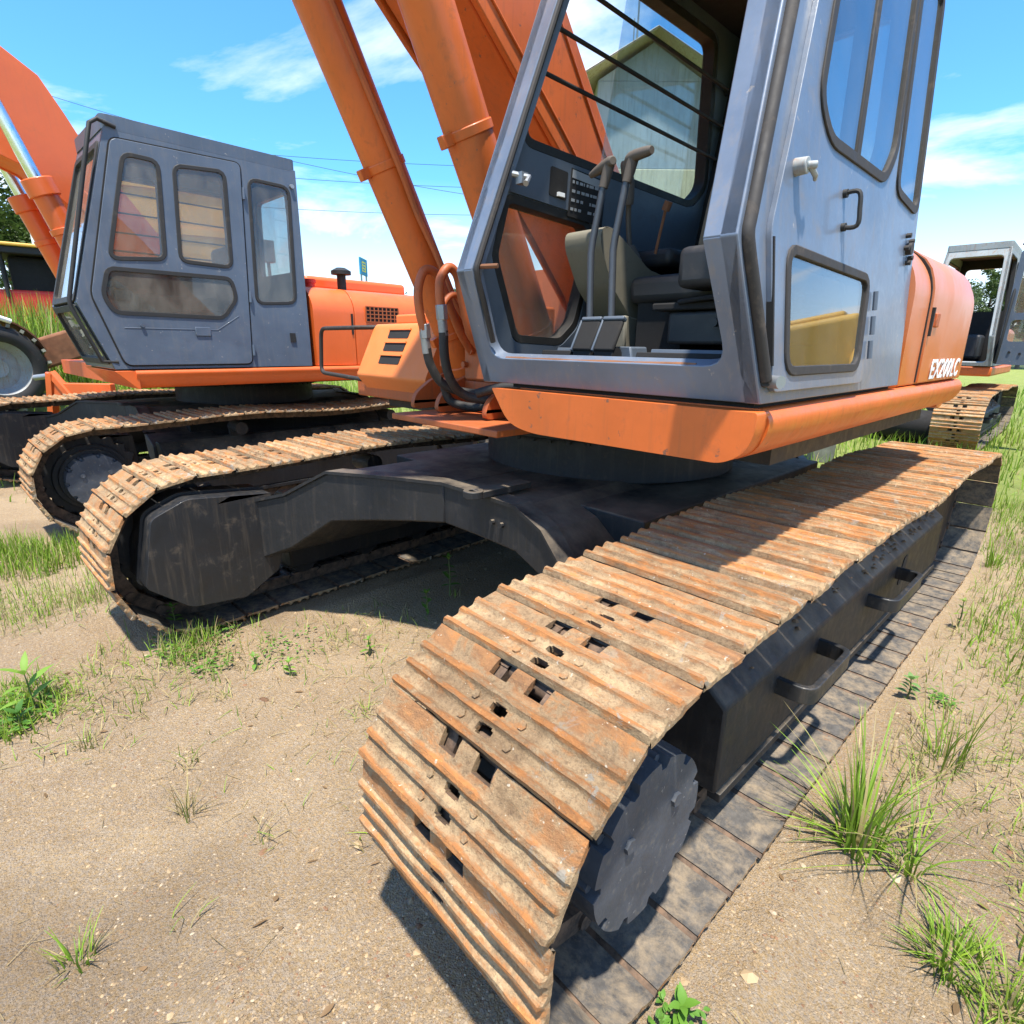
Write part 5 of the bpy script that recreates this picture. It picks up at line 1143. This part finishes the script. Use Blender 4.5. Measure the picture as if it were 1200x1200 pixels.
while n_ < 30000:
    ang = R(rg.uniform(-12, 95)); dist = .55 + 4.2 * rg.random() ** 1.3; x = CAM.x - dist * math.sin(ang); y = CAM.y + dist * math.cos(ang)
    if abs(x - 1.195) < .33 and y > -.2: continue
    if abs(x + 1.487) < .33 and y > -.2: continue
    if rg.random() > .45 + .6 * fbm(x, y, 1.3): continue
    r = .0018 + .0042 * rg.random() ** 3; stone(x, y, r if rg.random() < .99 else rg.uniform(.006, .013)); n_ += 1
for k in range(70):
    x = rg.uniform(-1.6, 2.6); y = rg.uniform(-1.2, 2.5)
    if clear_of_tracks(x, y): stone(x, y, rg.uniform(.010, .024))
me = bpy.data.meshes.new('gravel'); me.from_pydata(GV, [], GF); at = me.attributes.new('tint', 'FLOAT_COLOR', 'FACE'); at.data.foreach_set('color', [q for c in GC for q in (*c, 1.0)])
g = NG('gravel_stone'); an = g.n('ShaderNodeAttribute'); an.attribute_name = 'tint'; g.col(an.outputs['Color']); g.rough(.9); g.set(Specular_IOR_Level=.2); MT['gravel'] = g.m; me.materials.append(g.m)
go = bpy.data.objects.new('gravel', me); COL.objects.link(go); go['kind'] = 'stuff'
LG = Veg(); rl = random.Random(77)
for k in range(150):
    x = rl.uniform(-1.8, 2.6); y = rl.uniform(-1.3, 3.2)
    if not clear_of_tracks(x, y): continue
    az = rl.uniform(0, 6.28); c = rl.uniform(.6, 1.2); LG.leaf((x, y, gh(x, y) + .004), (math.cos(az), math.sin(az), rl.uniform(-.05, .2)), (rl.uniform(-.3, .3), rl.uniform(-.3, .3), 1), rl.uniform(.012, .045), rl.uniform(.006, .02), (.27 * c, .17 * c, .085 * c), .1)
for k in range(500):
    x = rl.uniform(-1.8, 2.6); y = rl.uniform(-1.3, 3.2)
    if not clear_of_tracks(x, y): continue
    az = rl.uniform(0, 6.28); d = Vector((math.cos(az), math.sin(az), rl.uniform(0, .12))); p = Vector((x, y, gh(x, y) + .004)); L = rl.uniform(.02, .09); q = Vector((-d.y, d.x, 0)) * .0012; o = len(LG.v); c = rl.uniform(.6, 1.1)
    LG.v += [p - q, p + q, p + d * L + q * .5, p + d * L - q * .5]; LG.f.append((o, o + 1, o + 2, o + 3)); LG.c.append((.33 * c, .25 * c, .13 * c))
LG.build('leaf_litter', None, 'leaf', 'stuff')
# single tufts
def tuft(loc, nb, h0, h1, lean, w, dry, label, spread=.05, seed=False, cat='grass tuft'):
    V = Veg()
    for k in range(nb):
        a = rv.uniform(0, 6.28); r = spread * rv.random() ** .6; h = rv.uniform(h0, h1); V.blade((r * math.cos(a), r * math.sin(a), -.01), h, w * rv.uniform(.6, 1.3), rv.uniform(.1, 1) * lean, a + rv.uniform(-.6, .6), green(dry), 5)
    o = V.build('grass_tuft'); o.location = (loc[0], loc[1], gh(*loc[:2])); return tag(o, label, cat, 'grass tufts')
tuft((1.70, .95), 85, .14, .46, .30, .0085, .22, 'largest grass tuft with long arching blades beside the near track', .07)
tuft((1.84, .98), 34, .10, .36, .42, .006, .25, 'thin sprawling grass tuft just right of the largest one', .05)
tuft((1.81, 1.62), 40, .15, .42, .20, .005, .35, 'wispy tall grass tuft up the track from the largest one', .08)
tuft((1.985, .74), 150, .03, .14, .12, .005, .03, 'low bright green cushion of grass near the right edge', .085)
tuft((2.10, .70), 60, .04, .16, .20, .004, .3, 'loose grass patch at the right edge beside the bright cushion', .06)
tuft((1.60, 4.4), 40, .08, .26, .08, .007, .1, 'small upright green tuft beside the rear of the near track', .06)
tuft((.10, -.60), 30, .05, .22, .10, .003, .95, 'dry brown stalks standing alone on the sand', .04)
tuft((.43, -.94), 40, .03, .12, .07, .004, .35, 'small yellow-green tuft on the sand at lower left', .04)
tuft((-.55, -.80), 26, .03, .13, .06, .004, .8, 'withered grass clump on the sand left of the dry stalks', .05)
tuft((.64, .25), 18, .04, .10, .05, .003, .3, 'tiny grass tuft beside the inner edge of the near track', .03)
# broad-leaved plants: stem + separate leaves
def leaf_obj(L, w, col, droop):
    V = Veg(); V.leaf((0, 0, 0), (1, 0, 0), (0, 0, 1), L, w, col, droop); o = V.build('leaf'); return o
def plant(loc, h, pairs, L, w, label, col=(.14, .27, .035), bushy=1):
    t = thing('weed_plant', label, 'plant', (loc[0], loc[1], gh(loc[0], loc[1])), 0, 'broad-leaved weeds')
    MB().tube([(0, 0, -.02), (.006, .004, h * .5), (0, 0, h)], [.005, .004, .002], 6).build('stem', MT['stem'], t)
    base = None
    for k in range(pairs):
        z = h * (.30 + .70 * k / max(1, pairs - 1)); a0 = rv.uniform(0, 6.28)
        for q in range(2 + (k == pairs - 1) * 2):
            if base is None: o = base = leaf_obj(L, w, col, .35); o.parent = t
            else: o = base.copy(); COL.objects.link(o); o.parent = t
            o.location = (0, 0, z); o.rotation_euler = (0, -R(rv.uniform(5, 50)) if k < pairs - 1 else -R(rv.uniform(35, 70)), a0 + q * math.pi * (1 if k < pairs - 1 else .5) + rv.uniform(-.3, .3)); s_ = rv.uniform(.7, 1.1) * (1 - .25 * k / pairs); o.scale = (s_, s_, s_)
    return t
g = NG('green_stem'); g.col((.10, .14, .04)); g.rough(.6); MT['stem'] = g.m
plant((-.98, -.93), .17, 3, .15, .040, 'pale green broad-leaved weed at the left edge, largest of the weeds', (.20, .34, .05))
plant((-.86, -.98), .06, 3, .07, .030, 'low dark green weed under the large pale one', (.07, .17, .03))
plant((-1.30, -.30), .16, 5, .055, .026, 'upright weed in front of the far track guard')
plant((-.70, 1.12), .25, 5, .07, .030, 'weed growing in shade under the cross-beam, taller of two')
plant((-.58, .86), .14, 4, .06, .026, 'weed growing in shade under the cross-beam, shorter of two')
plant((-.50, .0), .07, 3, .045, .02, 'little bright weed between the tracks, nearest the far track', (.18, .33, .04))
plant((-.41, .38), .08, 3, .045, .02, 'little bright weed between the tracks, nearest the near track', (.16, .30, .04))
plant((-.68, -.10), .06, 3, .04, .02, 'tiny seedling left of the little bright weeds', (.14, .28, .04))
plant((1.575, .08), .07, 4, .055, .028, 'low green weed against the near track at the bottom edge', (.13, .27, .035))
plant((1.62, 3.0), .16, 4, .04, .02, 'yellow-flowered spindly weed beside the near track shoes', (.22, .30, .06))
plant((1.60, 2.0), .10, 5, .05, .03, 'soft pale weed beside the near track halfway along', (.16, .28, .08))
# ---- trees
MT['bark'] = paint('grey_brown_bark', (.12, .09, .065), .9, (.06, .045, .03), .6, .3, 0, None, 4)
def tree_meshes(seed, H, rad, nl, ls):
    q = random.Random(seed); tr_ = MB(); limbs = []
    tr_.tube(smooth_path([(0, 0, -.2), (q.uniform(-.1, .1), q.uniform(-.1, .1), H * .3), (q.uniform(-.3, .3), q.uniform(-.3, .3), H * .75)], 4), [H * .028 * (1 - .085 * i) for i in range(9)], 8)
    for k in range(9):
        a = q.uniform(0, 6.28); z0_ = H * q.uniform(.25, .6); e = Vector((math.cos(a) * rad * q.uniform(.5, .85), math.sin(a) * rad * q.uniform(.5, .85), z0_ + H * q.uniform(.12, .32))); b = Vector((0, 0, z0_))
        tr_.tube([b, (b + e) / 2 + Vector((0, 0, H * .03)), e], [H * .011, H * .007, H * .003], 6); limbs.append(e)
    limbs += [Vector((0, 0, H * .85))]
    V = Veg(); cl = []
    for e in limbs:
        for k in range(5): cl.append((e + Vector((q.gauss(0, rad * .28), q.gauss(0, rad * .28), q.gauss(0, H * .085))), rad * q.uniform(.16, .34)))
    for k in range(nl):
        c, r = cl[q.randrange(len(cl))]; d = Vector((q.gauss(0, 1), q.gauss(0, 1), q.gauss(0, .75))).normalized() * (r * q.random() ** .4); p = c + d
        if p.z < H * .2: continue
        u = Vector((q.gauss(0, 1), q.gauss(0, 1), q.gauss(0, .6))).normalized(); w = u.orthogonal().normalized(); s_ = ls * q.uniform(.6, 1.4); o = len(V.v)
        V.v += [p - u * s_, p + w * s_ * .5, p + u * s_, p - w * s_ * .5]; V.f.append((o, o + 1, o + 2, o + 3)); kk = q.uniform(.6, 1.4); V.c.append((.062 * kk, .098 * kk, .024 * kk))
    return tr_, V
TM = []
for i, (H, rad, nl, ls) in enumerate(((9, 3.6, 7000, .16), (7, 3.2, 6000, .15), (11, 4.0, 8000, .18))):
    t_, V = tree_meshes(100 + i, H, rad, nl, ls); to = t_.build('trunk', 'bark'); co = V.build('crown'); TM.append((to, co))
def tree(x, y, kind, s, label, used=set()):
    t = thing('tree', label, 'tree', (x, y, hill_z(x, y) - .1), rv.uniform(0, 6.28), 'trees around the yard'); t.scale = (s, s, s * rv.uniform(.9, 1.1))
    for o in TM[kind]:
        if kind not in used: c = o
        else: c = o.copy(); COL.objects.link(c)
        c.parent = t
    used.add(kind)
def hill_z(x, y):
    return gh(x, y) + 11 * sstep(60, 150, y - .15 * x) * (1 - .5 * sstep(-60, -20, -x - 0)) if y > 60 else gh(x, y)
# wooded rise beyond the yard
hv = []; hf = []; nh = 40
for j in range(nh):
    for i in range(nh):
        x = -110 + 200 * i / (nh - 1); y = 61 + 150 * j / (nh - 1); hv.append((x, y, hill_z(x, y) - .25 + (.6 * fbm(x, y, .05)) * sstep(61, 80, y)))
for j in range(nh - 1):
    for i in range(nh - 1): a = j * nh + i; hf.append((a, a + 1, a + nh + 1, a + nh))
me = bpy.data.meshes.new('hill'); me.from_pydata(hv, [], hf); g = NG('scrubby_hillside'); g.col(g.mix(g.ramp(g.noise(.35, 8, .7), .35, .65), (.045, .07, .02), (.11, .14, .045))); g.rough(.95); g.bump(g.noise(.6, 8, .75), 1, .8); me.materials.append(g.m); me.polygons.foreach_set('use_smooth', [True] * len(me.polygons))
ho = bpy.data.objects.new('hill', me); COL.objects.link(ho); ho['kind'] = 'structure'
tl = [(-54, 2.5, 2, 1.05, 'tall leafy tree at the far left edge, left of the white pole'), (-52, 6.5, 0, 1.0, 'leafy tree at far left, right of the white pole')]
for a in tl: tree(*a)
rt = random.Random(21)
for k in range(9):
    y = 46 + k * 3.2; x = -92 + k * 4; tree(x, y, k % 3, rt.uniform(.75, 1.05), 'dark tree in the far line above the orange hoods')
for k in range(16):
    x = -24 + 1.5 * k + rt.uniform(-1, 1); y = rt.uniform(66, 118); tree(x, y, rt.randrange(3), rt.uniform(.7, 1.0), 'tree on the wooded rise at the far right')
